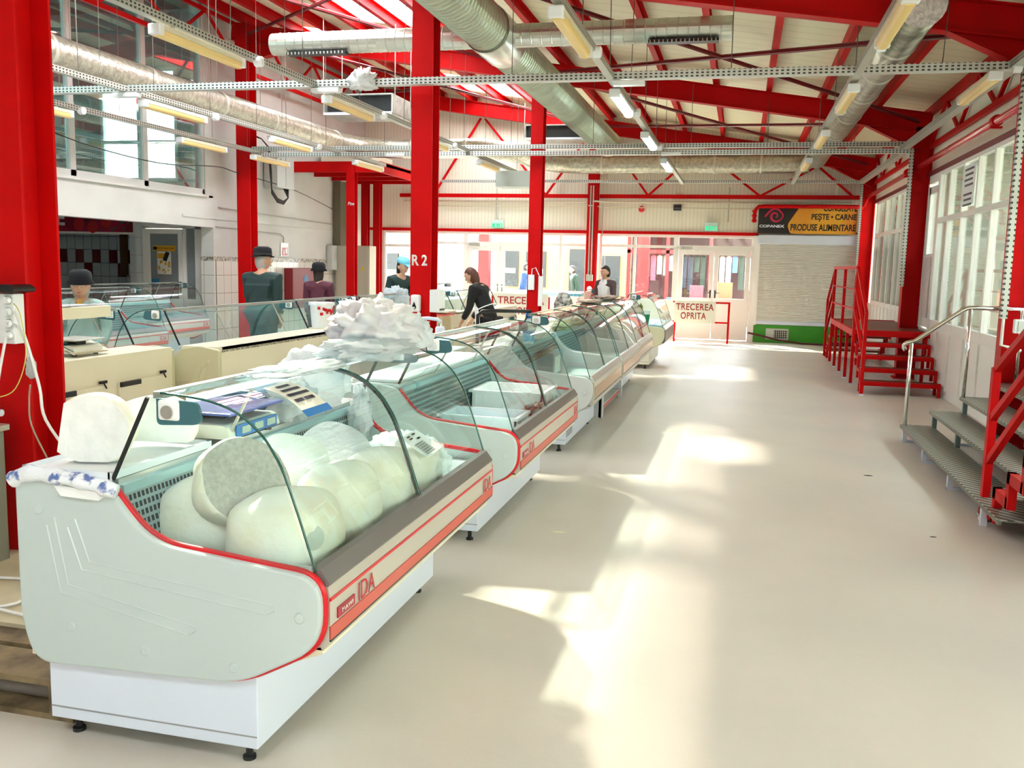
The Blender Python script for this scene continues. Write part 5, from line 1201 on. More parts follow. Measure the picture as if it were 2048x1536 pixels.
o = B().tube([(-2.22, 7.72, .95), (-2.22, 7.72, 1.20), (-2.18, 7.72, 1.235), (-2.1, 7.75, 1.24), (-1.78, 7.9, 1.24)], .016).ob('drain_hose', blk, smooth=True); tag(o, 'black bent hose standing up between the second and third cases', 'hose')
t = T('control_box', 'dark control unit with a pale plate inside the third case', 'control unit', (-1.82, 8.9, .56)); B().box(-1.88, -1.72, 8.65, 9.15, .56, .80).ob('body', M('petrol_plate', (.04, .13, .16), .25), t); B().box(-1.72, -1.715, 8.72, 8.98, .60, .76).ob('plate', M('pale_green_grey', (.50, .56, .50), .5), t)
for k, (y, x) in enumerate(((10.15, -1.95), (10.6, -1.98), (11.1, -1.94))): o = crumple('herb_bunch', M('pale_herbs', (.50, .52, .26), .7, var=.5, vscale=30), None, (x, y, .93), (.09, .18, .04), 40+k, .6, .8, 18, 5); tag(o, ('nearest', 'middle', 'farthest')[k]+' pale green bundle on the back shelf of the fourth case', 'vegetables')
o = crumple('packaging', M('pink_brown_scraps', (.60, .45, .36), .6, var=.5, vscale=22), None, (-1.78, 12.4, 1.222), (.14, .60, .018), 51, .5, .8, 30, 5); tag(o, 'heap of flattened packaging on the glass of the fifth case', 'packaging')
o = crumple('packaging', M('pink_brown_scraps', (.60, .45, .36), .6, var=.5, vscale=22), None, (-1.76, 11.0, 1.222), (.12, .40, .014), 57, .5, .8, 30, 5); tag(o, 'low spread of paper scraps on the glass of the fourth case', 'packaging')
rnd.seed(9)
for k in range(7):
    y = 11.85+.25*k; b = B(); a = rnd.uniform(-.04, .04)
    top = Vector((-1.45, y, 1.12)); bot = Vector((-1.30, y+a, .78)); w = Vector((0, .2, 0))
    b.hull([top, top+w, bot+w, bot], [(0, 1, 2, 3)]); o = b.ob('paper_sheet', M('printed_sheet', (.74, .66, .56), .6, var=.4, vscale=26, col2=(.46, .34, .26)))
    tag(o, 'striped paper sheet hanging inside the fifth case glass', 'paper', 'papers hanging in the fifth case')
t = T('flower_pot', 'green and white pot on the shelf of the last cream case', 'pot', (-1.55, 15.35, .84)); b = B(); b.lathe([(.06, 0), (.075, .16), (.070, .165)], (-1.50, 15.25, .72), 16); b.ob('pot', M('pot_green', (.0, .22, .07), .35), t, smooth=False); b = B(); b.lathe([(.077, .16), (.078, .22), (.07, .22)], (-1.50, 15.25, .72), 16); b.ob('white_rim', plastic, t)
o = crumple('herb_bunch', M('yellow_green_leaves', (.35, .45, .04), .7, var=.6, vscale=20), None, (-1.60, 15.2, .80), (.06, .06, .12), 66, .6, .8, 16, 5); tag(o, 'yellow-green herbs behind the green pot', 'herbs')
o = B().box(-2.0, -1.2, 15.05, 16.85, .70, .72).ob('blue_shelf', M('blue_shelf', (.48, .72, .86), .4)); tag(o, 'pale blue shelf inside the last cream case', 'shelf')
# white tub with red print
t = T('tub', 'white lidded tub with red print on the middle row of cases', 'tub', (-4.3, 9.05, .93))
b = B(); b.lathe([(.105, 0), (.125, .24), (.14, .24), (.14, .27), (.128, .27), (.12, .26)], (-4.36, 9.08, .926), 24); b.ob('bucket', plastic, t, smooth=False)
b = B(); rnd.seed(2)
for k in range(16):
    a = -1.2+.11*k; z = .926+.13+rnd.uniform(0, .07); r = .1235; x, y = -4.36+r*math.cos(a-.2), 9.08+r*math.sin(a-.2)
    b.box(x-.006, x+.006, y-.012, y+.012, z, z+.03)
b.ob('red_print', trim_red, t)['kind'] = 'stuff'
# covered light box of the first cream case
o = B().box(-4.98, -4.86, 5.0, 6.32, 1.16, 1.25).ob('light_box', cream_p, bev=.006); tag(o, 'cream light box above the first cream case, in front of the mint coat', 'light box')
o = crumple('paper_cover', M('white_film', (.70, .70, .74), .45), None, (-4.92, 5.6, 1.245), (.05, .60, .012), 71, .6, .8, 24, 4); tag(o, 'strip of crumpled white paper on the cream light box', 'paper')
# trays and papers on the fifth cream case
for (x, y, z, w, c, lb) in ((-3.95, 12.05, .94, .20, (.70, .12, .10), 'red-rimmed white tray at the left of the bending seller'), (-3.92, 12.05, .985, .19, (.78, .72, .48), 'pale yellow notebook lying on the red-rimmed tray'), (-3.93, 12.62, .945, .2, (.16, .15, .10), 'dark folder on the cream case before the bending seller')):
    o = B().box(x-w, x+w*.4, y-.2, y+.22, z-.015, z+.012).ob('tray', M('tray_'+lb[:8], c, .5), bev=.004); tag(o, lb, 'tray')
o = crumple('plastic_bag', bagw, None, (-4.6, 11.9, 1.0), (.16, .20, .16), 88, .4, .8, 22, 3); tag(o, 'heap of white bags by the glass right of the column marked R 2', 'bag')
for k, y in enumerate((10.9, 12.9)):
    b = B(); b.hull([(-4.45, y, 1.18), (-4.45, y+.3, 1.18), (-4.42, y+.12, .92)], [(0, 1, 2)]); tag(b.ob('plastic_bag', M('pale_blue_bag', (.50, .78, .84), .5)), ('pale blue bag hanging by the glass just right of column R 2', 'pale blue bag hanging behind the bending seller')[k], 'bag')

# column fittings: soap, towels, sinks
t = T('soap_dispenser', 'white soap dispenser with a black drop on column R 2', 'dispenser', (-3.45, 9.6, 1.0))
b = B(); b.box(-3.53, -3.43, 9.56, 9.655, 1.10, 1.29); b.ob('housing', plastic, t, bev=.02)
b = B(); b.lathe([(.024, -.006), (.024, .0)], (-3.482, 9.558, 1.155), 14, 1); b.prism([(-3.503, 1.165), (-3.461, 1.165), (-3.482, 1.215)], 1, 9.552, 9.558); b.ob('drop_mark', blk, t)
b = B(); b.lathe([(.010, -.004), (.010, .0)], (-3.478, 9.551, 1.150), 10, 1); b.ob('drop_highlight', plastic, t)
t = T('towel_dispenser', 'tall white paper dispenser on the right face of column R 2', 'dispenser', (-3.28, 9.75, 1.1)); B().box(-3.33, -3.22, 9.63, 9.86, 1.10, 1.35).ob('housing', plastic, t, bev=.01); B().box(-3.22, -3.215, 9.66, 9.83, 1.12, 1.14).ob('slot', M('dark_slot', (.08, .08, .08), .6), t)
txt('R 2', M('hand_paint_white', (.80, .78, .74), .7), PC, (0, 0, 0), (1, 0, 0), (0, 0, 1), .01) if False else None
r2c = [o for o in COL.objects if o.get('label', '').startswith('red steel column painted')][0]
txt('R 2', M('hand_paint_white', (.80, .78, .74), .7), r2c, (-3.55, 9.659, 1.61), (1, 0, 0), (0, 0, 1), .18, .12, name='painted_letters', bold=.03)
o2 = [o for o in COL.objects if o.get('label', '').startswith('slim red steel post standing')][0]
txt('Bine', M('hand_paint_white', (.80, .78, .74), .7), o2, (-8.0, 17.909, 2.78), (1, 0, 0), (0, 0, 1), .14, .07, name='painted_letters', bold=.03, italic=.2)
def heater_tap(label, x, y, z, s=1, dirx=-1, h=.2):
    t = T('heater_tap', label, 'tap', (x, y, z)); b = B()
    b.lathe([(.028*s, 0), (.024*s, .02*s), (.024*s, .045*s), (.044*s, .055*s), (.046*s, .10*s), (.047*s, .12*s), (.046*s, .18*s), (.036*s, .20*s)], (x, y, z), 20); b.ob('body', white, t, smooth=True)
    b = B(); b.lathe([(.0475*s, .112*s), (.0475*s, .116*s)], (x, y, z), 20); b.ob('seam_ring', M('seam_grey', (.30, .31, .34), .5), t)
    b = B(); b.lathe([(.018*s, .20*s), (.018*s, .225*s)], (x, y, z), 14); b.ob('collar', chrome, t)
    b = B(); b.tube([(x, y, z+.215*s), (x, y, z+.245*s), (x+dirx*.03*s, y, z+.262*s), (x+dirx*.12*s, y, z+.270*s), (x+dirx*.22*s, y, z+.262*s), (x+dirx*.26*s, y, z+.24*s)], [.016*s, .020*s, .018*s, .016*s, .014*s, .012*s], 12); b.ob('spout', white, t, smooth=True)
    b = B(); b.lathe([(.020*s, .03*s), (.022*s, .075*s), (.014*s, .08*s)], (x, y-.03*s*0, z+.08*s), 14, 0); b.ob('knob', white, t, smooth=True)
    return t
# left sink with the grey fridge-like stand
t = T('sink_unit', 'grey sink cabinet standing at the left edge before the big column', 'sink', (-3.7, 3.4, 0))
B().box(-4.2, -3.40, 3.15, 3.62, .0, .80).ob('cabinet', M('grey_cabinet', (.24, .26, .22), .4), t, bev=.008)
B().box(-4.22, -3.385, 3.13, 3.64, .80, .83).ob('rim', galv, t, bev=.004)
heater_tap('white heater tap on the grey sink cabinet at the left edge', -3.43, 3.58, .83, .78)
t = T('sink_unit', 'cream sink cabinet at the foot of column R 2 with a steel edge', 'sink', (-3.3, 9.2, 0))
B().box(-3.75, -2.85, 8.75, 9.45, .0, .72).ob('cabinet', M('pale_cabinet', (.50, .48, .38), .4), t, bev=.008); B().box(-3.78, -2.83, 8.72, 9.48, .72, .755).ob('rim', steel, t, bev=.004)
heater_tap('white heater tap with a long spout right of column R 2', -3.04, 9.15, .755, 1.15)
# socket strip, terminal and cables on the big column
t = T('socket_strip', 'white four-way socket strip fixed to the big red column', 'socket strip', (-3.42, 3.7, 1.2))
b = B(); b.box(-3.455, -3.345, 3.655, 3.725, 1.215, 1.455); b.ob('housing', plastic, t, bev=.006)
for k in range(4):
    z = 1.425-.056*k; b = B(); b.lathe([(.022, -.004), (.022, .002), (.017, .002), (.017, -.006)], (-3.375, 3.655, z), 18, 1); so = b.ob('socket', M('socket_white', (.45, .47, .50), .4), t)
    if k < 4: b = B(); b.lathe([(.017, -.03), (.019, -.004)], (-3.372, 3.655, z), 14, 1); b.tube([(-3.372, 3.64, z), (-3.345, 3.63, z)], .010); b.ob('plug', plastic, so)
t = T('card_terminal', 'black handset lying on top of the socket strip', 'handset', (-3.42, 3.6, 1.46))
b = B(); b.prism(rpoly([(-3.50, 1.462, .008), (-3.30, 1.462, .03), (-3.285, 1.475, .03), (-3.31, 1.50, .03), (-3.40, 1.498, .01), (-3.50, 1.478, .01)], 4), 1, 3.60, 3.74); b.ob('body', blk, t, bev=.006)
b = B()
for k in range(3): b.box(-3.48+.022*k, -3.466+.022*k, 3.62, 3.70, 1.479, 1.4835)
b.ob('keys', plastic, t)
def cable(label, pts, r, mat=plastic, name='power_cable', cat='cable'):
    o = B().tube([tuple(p) for p in cr3(pts)], r, 7).ob(name, mat, smooth=True); tag(o, label, cat); return o
def cr3(p, n=5):
    p = [Vector(q) for q in p]; out = []
    for i in range(len(p)-1):
        p0, p1, p2, p3 = p[max(i-1, 0)], p[i], p[i+1], p[min(i+2, len(p)-1)]
        for k in range(n):
            t = k/n; out.append(.5*((2*p1)+(-p0+p2)*t+(2*p0-5*p1+4*p2-p3)*t*t+(-p0+3*p1-3*p2+p3)*t**3))
    out.append(p[-1]); return out
yg = M('yellow_green_wire', (.62, .62, .12), .4)
cable('thick white cable hanging straight down from the socket strip to the pallet', [(-3.365, 3.62, 1.25), (-3.355, 3.55, 1.05), (-3.355, 3.5, .8), (-3.36, 3.35, .6), (-3.38, 3.2, .35), (-3.36, 3.05, .18)], .007)
cable('white cable looping from the second socket down behind the standing cheese', [(-3.33, 3.64, 1.37), (-3.29, 3.62, 1.34), (-3.22, 3.6, 1.20), (-3.17, 3.6, 1.02), (-3.1, 3.55, .88), (-2.9, 3.5, .7)], .007)
cable('white cable looping from the third socket into a hanging adapter', [(-3.33, 3.64, 1.31), (-3.29, 3.63, 1.29), (-3.25, 3.62, 1.22), (-3.24, 3.62, 1.12)], .008)
cable('thin yellow-green wire looping round the left tap', [(-3.50, 3.62, 1.46), (-3.56, 3.6, 1.36), (-3.55, 3.58, 1.2), (-3.50, 3.5, 1.02), (-3.42, 3.5, .965), (-3.34, 3.52, .975), (-3.26, 3.55, 1.02), (-3.22, 3.58, 1.18), (-3.26, 3.6, 1.36), (-3.33, 3.64, 1.41)], .0025, yg)
cable('beige cable running from the adapter down behind the case', [(-3.24, 3.62, 1.03), (-3.25, 3.62, .95), (-3.18, 3.55, .85), (-3.05, 3.5, .7)], .004, M('beige_cable', (.42, .38, .28), .5))
o = crumple('adapter_bag', bagw, None, (-3.23, 3.62, 1.06), (.022, .02, .055), 91, .3, .9, 16, 3); tag(o, 'white wrapped adapter hanging below the socket strip', 'adapter')
# pallet
t = T('pallet', 'worn brown wooden pallet beside the foot of the nearest case', 'pallet', (-2.8, 3.0, 0))
wd = M('worn_wood', (.26, .19, .10), .8, bump=.6, bscale=30, var=.6, vscale=7, col2=(.10, .07, .035)); wl = M('pale_board', (.62, .56, .38), .7, bump=.3, bscale=20, var=.2, vscale=4)
for k in range(4): B().box(-3.45, -2.21, 2.60+.235*k, 2.80+.235*k, .125, .147).ob('board', wd, t)
for x in (-3.45, -2.85, -2.31): B().box(x, x+.10, 2.60, 3.5, .022, .125).ob('block_row', wd, t)
for y in (2.60, 3.0, 3.4): B().box(-3.45, -2.21, y, y+.10, 0, .022).ob('bottom_board', wd, t)
o = B().box(-3.5, -2.23, 2.95, 5.2, .148, .165).ob('wood_sheet', wl); tag(o, 'pale wooden sheet laid over the pallet behind the nearest case', 'board')
cable('white cable coiled on the pale wooden sheet', [(-3.36, 3.05, .178), (-3.1, 3.0, .178), (-2.9, 3.1, .178), (-3.0, 3.35, .178), (-3.3, 3.3, .178), (-3.2, 3.1, .178), (-2.6, 2.98, .178)], .007)
o = B().box(-2.5, -2.36, 4.2, 4.9, .0, .62).ob('cardboard', M('cardboard', (.52, .34, .20), .8)); tag(o, 'tan cardboard piece standing behind the nearest case', 'cardboard')
o = B().box(-3.25, -2.6, 15.3, 16.0, 0, .72).ob('counter', cream_p, bev=.006); tag(o, 'low cream counter under the black and white floral bundle', 'counter')
o = crumple('patterned_bundle', M('floral_cloth', (.65, .64, .58), .7, var=.98, vscale=18, col2=(.01, .01, .015)), None, (-2.95, 15.6, .72), (.16, .16, .24), 77, .1, .95, 24, 2); tag(o, 'black and white floral bundle left of the woman in the white apron', 'bundle')
B().tube([(-2.80, 15.55, .98), (-2.77, 15.5, .85)], .04).ob('strap', M('skin', (.62, .34, .22), .5), o)
# poster sheet, leaflets on the right wall windows
t = T('notice_sheet', 'tall white printed notice inside the upper right window', 'notice', (2.7, 12.7, 2.5)); B().box(2.70, 2.705, 12.38, 12.98, 2.52, 3.02).ob('sheet', plastic, t)
b = B()
for k in range(7): b.box(2.694, 2.70, 12.46+.02*(k % 3), 12.90-.03*(k % 2), 2.95-.065*k-(.05 if k > 3 else 0), 2.975-.065*k-(.05 if k > 3 else 0))
b.ob('print_lines', M('dark_slot', (.08, .08, .08), .6), t)['kind'] = 'stuff'
t = T('colour_leaflets', 'column of coloured leaflets in the window by the near right column', 'leaflets', (2.72, 10.35, 1.3))
for k, c in enumerate(((.0, .22, .06), (.55, .01, .02), (.01, .12, .42), (.60, .01, .04), (.75, .14, .02), (.02, .28, .05), (.0, .16, .10))):
    z = 1.80-.075*k; B().box(2.700, 2.706, 10.28, 10.46, z, z+.06).ob('leaflet', M('leaf%d' % k, c, .5), t)
# ------------------------------------------------------------------ people
skin_m = M('skin', (.62, .34, .22), .5, sss=.1)
def freeze(o, voxel=None, smooth=True):
    if voxel:
        r = o.modifiers.new('remesh', 'REMESH'); r.mode = 'VOXEL'; r.voxel_size = voxel; r.use_smooth_shade = True
        s = o.modifiers.new('smooth', 'SMOOTH'); s.iterations = 2; s.factor = .5
    dg = bpy.context.evaluated_depsgraph_get(); dg.update()
    me = bpy.data.meshes.new_from_object(o.evaluated_get(dg)); old = o.data; o.modifiers.clear(); o.data = me; bpy.data.meshes.remove(old)
    if smooth: me.shade_smooth()
    return o
def skinned(name, chains, extra=None, voxel=.012, mat=None):
    """chains: lists of (point, radius); points given twice join. first vertex is the root"""
    bm = bmesh.new(); lut = {}; rad = []
    def V(p, r):
        k = tuple(round(c, 4) for c in p)
        if k not in lut: lut[k] = bm.verts.new(p); rad.append(r)
        return lut[k]
    for ch in chains:
        vs = [V(p, r) for p, r in ch]
        for a, c in zip(vs[:-1], vs[1:]):
            if bm.edges.get((a, c)) is None: bm.edges.new((a, c))
    me = bpy.data.meshes.new(name); bm.to_mesh(me); bm.free()
    o = bpy.data.objects.new(name, me); COL.objects.link(o)
    o.modifiers.new('skin', 'SKIN').use_smooth_shade = True
    sk = me.skin_vertices[0].data if me.skin_vertices else None
    if sk is None:
        bpy.context.view_layer.objects.active = o; sk = me.skin_vertices[0].data
    for i, r in enumerate(rad):
        sk[i].radius = r if isinstance(r, tuple) else (r, r); sk[i].use_root = (i == 0)
    m = o.modifiers.new('sub', 'SUBSURF'); m.levels = 1; m.render_levels = 1
    freeze(o)
    if extra:
        bm = bmesh.new(); bm.from_mesh(o.data); e2 = bmesh.new()
        extra(bm); bm.to_mesh(o.data); bm.free()
    if voxel: freeze(o, voxel)
    if mat: o.data.materials.clear(); o.data.materials.append(mat)
    return o
def person(label, x, y, h, face, coat, legs_m, hairc, sx=1.0, lean=0.0, turn=0.0, tilt=0.0, arms=None, hat=None, glasses=False, apron=None, hair_len=.10, coat_len=.60, skin=skin_m, inner=None, sleeves=True, hs=1.0):
    """face = heading in degrees (0 looks towards -y, i.e. at the camera; 90 towards +x)"""
    s = h/1.70; t = T('person', label, 'person', (x, y, 0))
    R = Matrix.Rotation(math.radians(face), 4, 'Z'); L4 = Matrix.Translation((x, y, 0)) @ R @ Matrix.Scale(s, 4)
    pel = Vector((0, 0, .93)); LR = Matrix.Rotation(math.radians(lean), 3, 'X')
    def up(p): q = Vector(p)-pel; return pel+LR @ q      # lean forward about the hips; forward is -y
    def W_(o):
        for v in o.data.vertices: v.co = L4 @ v.co
        return o
    k = sx
    arms = arms or [((.20, .0, 1.13), (.19, -.06, .90)), ((-.20, .0, 1.13), (-.19, -.06, .90))]
    neck = up((0, .01, 1.44)); head = up((0, -.02, 1.585))
    HR = Matrix.Rotation(math.radians(turn), 3, 'Z') @ Matrix.Rotation(math.radians(tilt+lean*.4), 3, 'X')
    def H(p): return head+HR @ (Vector(p)*hs)
    ch = [[(tuple(pel), (.125*k, .10*k)), (tuple(up((0, 0, 1.08))), (.115*k, .09*k)), (tuple(up((0, 0, 1.26))), (.135*k, .10*k)), (tuple(up((0, .01, 1.38))), (.11*k, .085)), (tuple(neck), .055), (tuple(H((0, .02, -.05))), .055)]]
    for sg in (1, -1):
        hp, kn, an = (sg*.09, 0, .88), (sg*.10, -.02, .49), (sg*.10, .01, .09)
        ch.append([(tuple(pel), (.125*k, .10*k)), (hp, .085*k), (kn, .055), ((sg*.10, .0, .30), .05), (an, .038), ((sg*.105, -.08, .045), .036), ((sg*.11, -.16, .03), .028)])
    for sg, (el, wr) in zip((1, -1), arms):
        sh = up((sg*.165*k, .01, 1.375)); el = up(el) if abs(lean) > 0 else Vector(el); wr = up(wr) if abs(lean) > 0 else Vector(wr)
        c = [(tuple(up((0, .01, 1.38))), (.11*k, .085)), (tuple(sh), .060*k), (tuple(sh.lerp(el, .5)), .047*k), (tuple(el), .040*k), (tuple(el.lerp(wr, .4)), .038), (tuple(wr), .026)]
        d = (wr-el).normalized(); side = d.cross(Vector((0, -1, 0))); side = (side if side.length > .1 else Vector((1, 0, 0))).normalized(); dn = d.cross(side).normalized()
        palm = wr+d*.06; c.append((tuple(palm), (.034, .022))); ch.append(c)
        for i in range(4):
            o_ = side*(.027-.018*i); ln = (.075, .085, .08, .062)[i]; a = palm+o_+d*.025
            ch.append([(tuple(palm), (.034, .022)), (tuple(a), .0105), (tuple(a+d*ln*.5+dn*.010), .0095), (tuple(a+d*ln*.85+dn*.035), .008)])
        a = wr+side*.025*1+d*.02; ch.append([(tuple(wr), .026), (tuple(a), .013), (tuple(a+side*.028+d*.03), .011), (tuple(a+side*.034+d*.06+dn*.01), .009)])
    def extra(bm):
        b = B(); b.b.free(); b.b = bm
        def fn(p, d):
            q = Vector((d.x*.076, d.y*.095, d.z*.118))
            if d.z < 0: q.x *= 1-.28*d.z*d.z; q.y *= 1-.10*d.z*d.z
            if d.y < 0:
                f = max(0, -d.y)
                q.y -= .024*f*math.exp(-((d.z+.12)/.16)**2)*math.exp(-(d.x/.16)**2)       # nose
                q.y += .010*f*math.exp(-((d.z-.10)/.10)**2)*math.exp(-((abs(d.x)-.38)/.2)**2)  # eye hollows
                q.y -= .007*f*math.exp(-((d.z+.52)/.08)**2)*math.exp(-(d.x/.28)**2)       # lips
                q.y -= .010*f*math.exp(-((d.z+.82)/.12)**2)*math.exp(-(d.x/.3)**2)        # chin
            return HR @ (q*hs)
        b.sph(head, (.08, .1, .12), 40, 30, fn)
        for sg in (1, -1): b.sph(H((sg*.078, .012, -.012)), (.012*hs, .02*hs, .032*hs), 10, 8)
    body = skinned('body', ch, extra, .0075, skin); W_(body); attach(body, t)
    # face details
    def part(b, nm, m, **k2): o = b.ob(nm, m, None, keep=True, **k2); W_(o); attach(o, t); return o
    for sg in (1, -1):
        b = B(); b.sph(H((sg*.031, -.083, .010)), (.013, .006, .007), 10, 8); e = part(b, 'eye', plastic, smooth=True)
        b = B(); b.sph(H((sg*.031, -.0885, .010)), (.0055, .0025, .0055), 8, 6); part(b, 'iris', blk, smooth=True)
        b = B(); b.tube([H((sg*.014, -.093, .030)), H((sg*.032, -.092, .036)), H((sg*.050, -.080, .030))], .0032, 5); part(b, 'eyebrow', hairc)
    b = B(); b.tube([H((-.024, -.086, -.062)), H((-.010, -.0955, -.060)), H((0, -.0965, -.062)), H((.010, -.0955, -.060)), H((.024, -.086, -.062))], [.002, .005, .0045, .005, .002], 6); part(b, 'mouth', M('lips', (.40, .10, .08), .5), smooth=True)
    # hair cap
    def hf(p, d):
        q = Vector((d.x*.086, d.y*.104+.006, d.z*.127))
        if d.y < -.2 and d.z < .55: q *= .80
        if d.z < -.2: q = Vector((q.x*.95, q.y, q.z-hair_len*max(0, d.y+.35)*-d.z)) if d.y > -.2 else q*.7
        return HR @ (q*hs)
    b = B(); b.sph(head, 1, 28, 20, hf); part(b, 'hair', hairc, smooth=True)
    if hat:
        kind, hm = hat; b = B()
        if kind == 'bucket': prof = [(.092, .06), (.122, .012), (.126, .016), (.102, .065), (.106, .085), (.096, .128), (.062, .150), (.02, .154)]
        elif kind == 'trilby': prof = [(.090, .050), (.124, .040), (.130, .050), (.100, .060), (.101, .10), (.094, .150), (.06, .172), (.02, .158)]
        elif kind == 'cap': prof = [(.090, .045), (.094, .05), (.094, .08), (.075, .125), (.03, .142), (.005, .145)]
        elif kind == 'hood': prof = [(.09, -.10), (.11, -.08), (.118, .02), (.10, .10), (.06, .14), (.01, .15)]
        b.lathe(prof, (0, 0, 0), 26)
        for v in b.b.verts: v.co.y *= 1.15; v.co.y += .012
        if kind == 'trilby':
            for v in b.b.verts:
                if abs(v.co.x) > .10: v.co.z += .02
        if kind == 'cap': b.hull([(-.06, -.10, .058), (.06, -.10, .058), (.045, -.18, .040), (-.045, -.18, .040), (-.06, -.10, .05), (.06, -.10, .05), (.045, -.18, .033), (-.045, -.18, .033)], [(0, 1, 2, 3), (7, 6, 5, 4), (0, 4, 5, 1), (1, 5, 6, 2), (2, 6, 7, 3), (3, 7, 4, 0)])
        for v in b.b.verts: v.co = H(v.co)
        part(b, 'hat', hm, smooth=True)
        if kind == 'trilby':
            b = B(); b.lathe([(.101, .067), (.101, .09)], (0, 0, 0), 26)
            for v in b.b.verts: v.co.y *= 1.15; v.co.y += .012; v.co = H(v.co)
            part(b, 'hat_band', M('hat_band', (.02, .02, .025), .6))
    if glasses:
        b = B()
        for sg in (1, -1): b.tube([H((sg*(.034)+.024*math.cos(a), -.100, .006+.019*math.sin(a))) for a in [i*PI/7 for i in range(14)]], .0022, 5, closed=True); b.tube([H((sg*.058, -.098, .012)), H((sg*.078, -.03, .012)), H((sg*.080, .02, .006))], .002, 5)
        b.tube([H((-.010, -.102, .012)), H((.010, -.102, .012))], .002, 5); part(b, 'glasses', chrome)
    # legs cover
    lc = []
    for sg in (1, -1):
        lc.append([(tuple(pel), (.138*k, .115*k)), ((sg*.09, 0, .87), .100*k), ((sg*.10, -.015, .49), .075), ((sg*.10, .0, .28), .068), ((sg*.10, .0, .11), .062)])
    o = skinned('trousers', lc, None, .012, legs_m); W_(o); attach(o, t)
    sc = []
    for sg in (1, -1): sc.append([((sg*.10, .03, .055), .048), ((sg*.105, -.06, .045), .046), ((sg*.11, -.15, .035), .038)])
    for i, c in enumerate(sc): o = skinned('shoe', [c], None, .010, blk); W_(o); attach(o, t)
    bot = .93-coat_len*.45
    cc = [[(tuple(up((0, 0, 1.12))), (.150*k, .118*k)), (tuple(up((0, 0, 1.27))), (.165*k, .120*k)), (tuple(up((0, .01, 1.385))), (.125*k, .095*k)), (tuple(up((0, .012, 1.45))), (.070, .070))],
          [(tuple(up((0, 0, 1.12))), (.150*k, .118*k)), (tuple(up((0, 0, .98))), (.155*k, .125*k)), ((0, 0, (.93+bot)/2), (.165*k, .130*k)), ((0, 0, bot), (.175*k, .140*k))]]
    if sleeves:
        for sg, (el, wr) in zip((1, -1), arms):
            sh = up((sg*.170*k, .01, 1.375)); el = up(el) if abs(lean) > 0 else Vector(el); wr = up(wr) if abs(lean) > 0 else Vector(wr)
            cc.append([(tuple(up((0, .01, 1.385))), (.125*k, .095*k)), (tuple(sh), .078*k), (tuple(sh.lerp(el, .5)), .066*k), (tuple(el), .058*k), (tuple(el.lerp(wr, .5)), .053*k), (tuple(el.lerp(wr, .93)), .046*k)])
    o = skinned('coat', cc, None, .010, coat); W_(o); attach(o, t)
    if inner:
        b = B(); b.sph(up((0, -.085*k, 1.36)), (.035, .055, .09), 14, 10); part(b, 'collar_front', inner, smooth=True)
        b = B()
        for sg in (1, -1): b.hull([up((sg*.02, -.13*k, 1.22)), up((sg*.05, -.105, 1.42)), up((sg*.10, -.085, 1.44)), up((sg*.085, -.125*k, 1.32))], [(0, 1, 2, 3)])
        part(b, 'lapel', coat)
    if apron == 'waist':
        b = B(); n = 10
        rows = []
        for z, r in ((1.10, .165), (.98, .19), (.80, .205), (.60, .215)):
            p0 = up((0, 0, z)) if z > .9 else Vector((0, 0, z))
            rows.append([b.b.verts.new(p0+Vector((r*1.18*k*math.sin(a), -r*k*math.cos(a)*.95, 0))) for a in [(-1.35+2.7*i/n) for i in range(n+1)]])
        for r0, r1 in zip(rows[:-1], rows[1:]):
            for i in range(n): b.b.faces.new((r0[i], r0[i+1], r1[i+1], r1[i]))
        o = part(b, 'apron', M('apron_white', (.84, .84, .84), .7), smooth=True); m = o.modifiers.new('s', 'SOLIDIFY'); m.thickness = .006
        b = B(); b.tube([up((.185*k*math.sin(a), -.155*k*math.cos(a), 1.085)) for a in [2*PI*i/20 for i in range(20)]], .008, 6, closed=True); part(b, 'apron_tie', plastic)
    if apron == 'vest':
        vc = [[(tuple(up((0, 0, 1.12))), (.160*k, .128*k)), (tuple(up((0, 0, 1.27))), (.172*k, .130*k)), (tuple(up((0, -.005, 1.34))), (.130*k, .112*k))], [(tuple(up((0, -.005, 1.34))), (.130*k, .112*k)), (tuple(up((.10, -.02, 1.40))), (.05, .085))], [(tuple(up((0, -.005, 1.34))), (.130*k, .112*k)), (tuple(up((-.10, -.02, 1.40))), (.05, .085))], [(tuple(up((0, 0, 1.12))), (.160*k, .128*k)), (tuple(up((0, 0, .95))), (.170*k, .140*k)), ((0, 0, .70), (.185*k, .15*k))]]
        o = skinned('apron', vc, None, .010, M('apron_white', (.84, .84, .84), .7)); W_(o); attach(o, t)
    return t
mint = M('mint_coat', (.30, .42, .38), .8, bump=.2, bscale=8); dkgreen = M('dark_green_coat', (.012, .035, .033), .7, bump=.2, bscale=8); maroon = M('maroon_jacket', (.09, .012, .03), .7, bump=.6, bscale=60)
black_c = M('black_cloth', (.008, .008, .009), .8); felt = M('black_felt', (.006, .006, .008), .95); grey_hair = M('grey_hair', (.42, .38, .34), .8); dark_hair = M('dark_hair', (.025, .015, .012), .6); brown_hair = M('reddish_brown_hair', (.11, .035, .02), .55)
brown_c = M('brown_knit', (.08, .05, .03), .9); trous = M('dark_trousers', (.02, .02, .022), .8); olive_c = M('olive_brown_skirt', (.06, .045, .025), .8)
person('elderly person in a mint coat, black bucket hat and glasses, facing the camera', -5.93, 7.3, 1.46, 30, mint, trous, grey_hair, sx=1.18, hat=('bucket', felt), glasses=True, inner=M('mustard_knit', (.50, .26, .03), .8), turn=0, tilt=3, hs=1.13, arms=[((.25, .02, 1.12), (.20, -.10, .92)), ((-.25, .02, 1.12), (-.20, -.10, .92))])
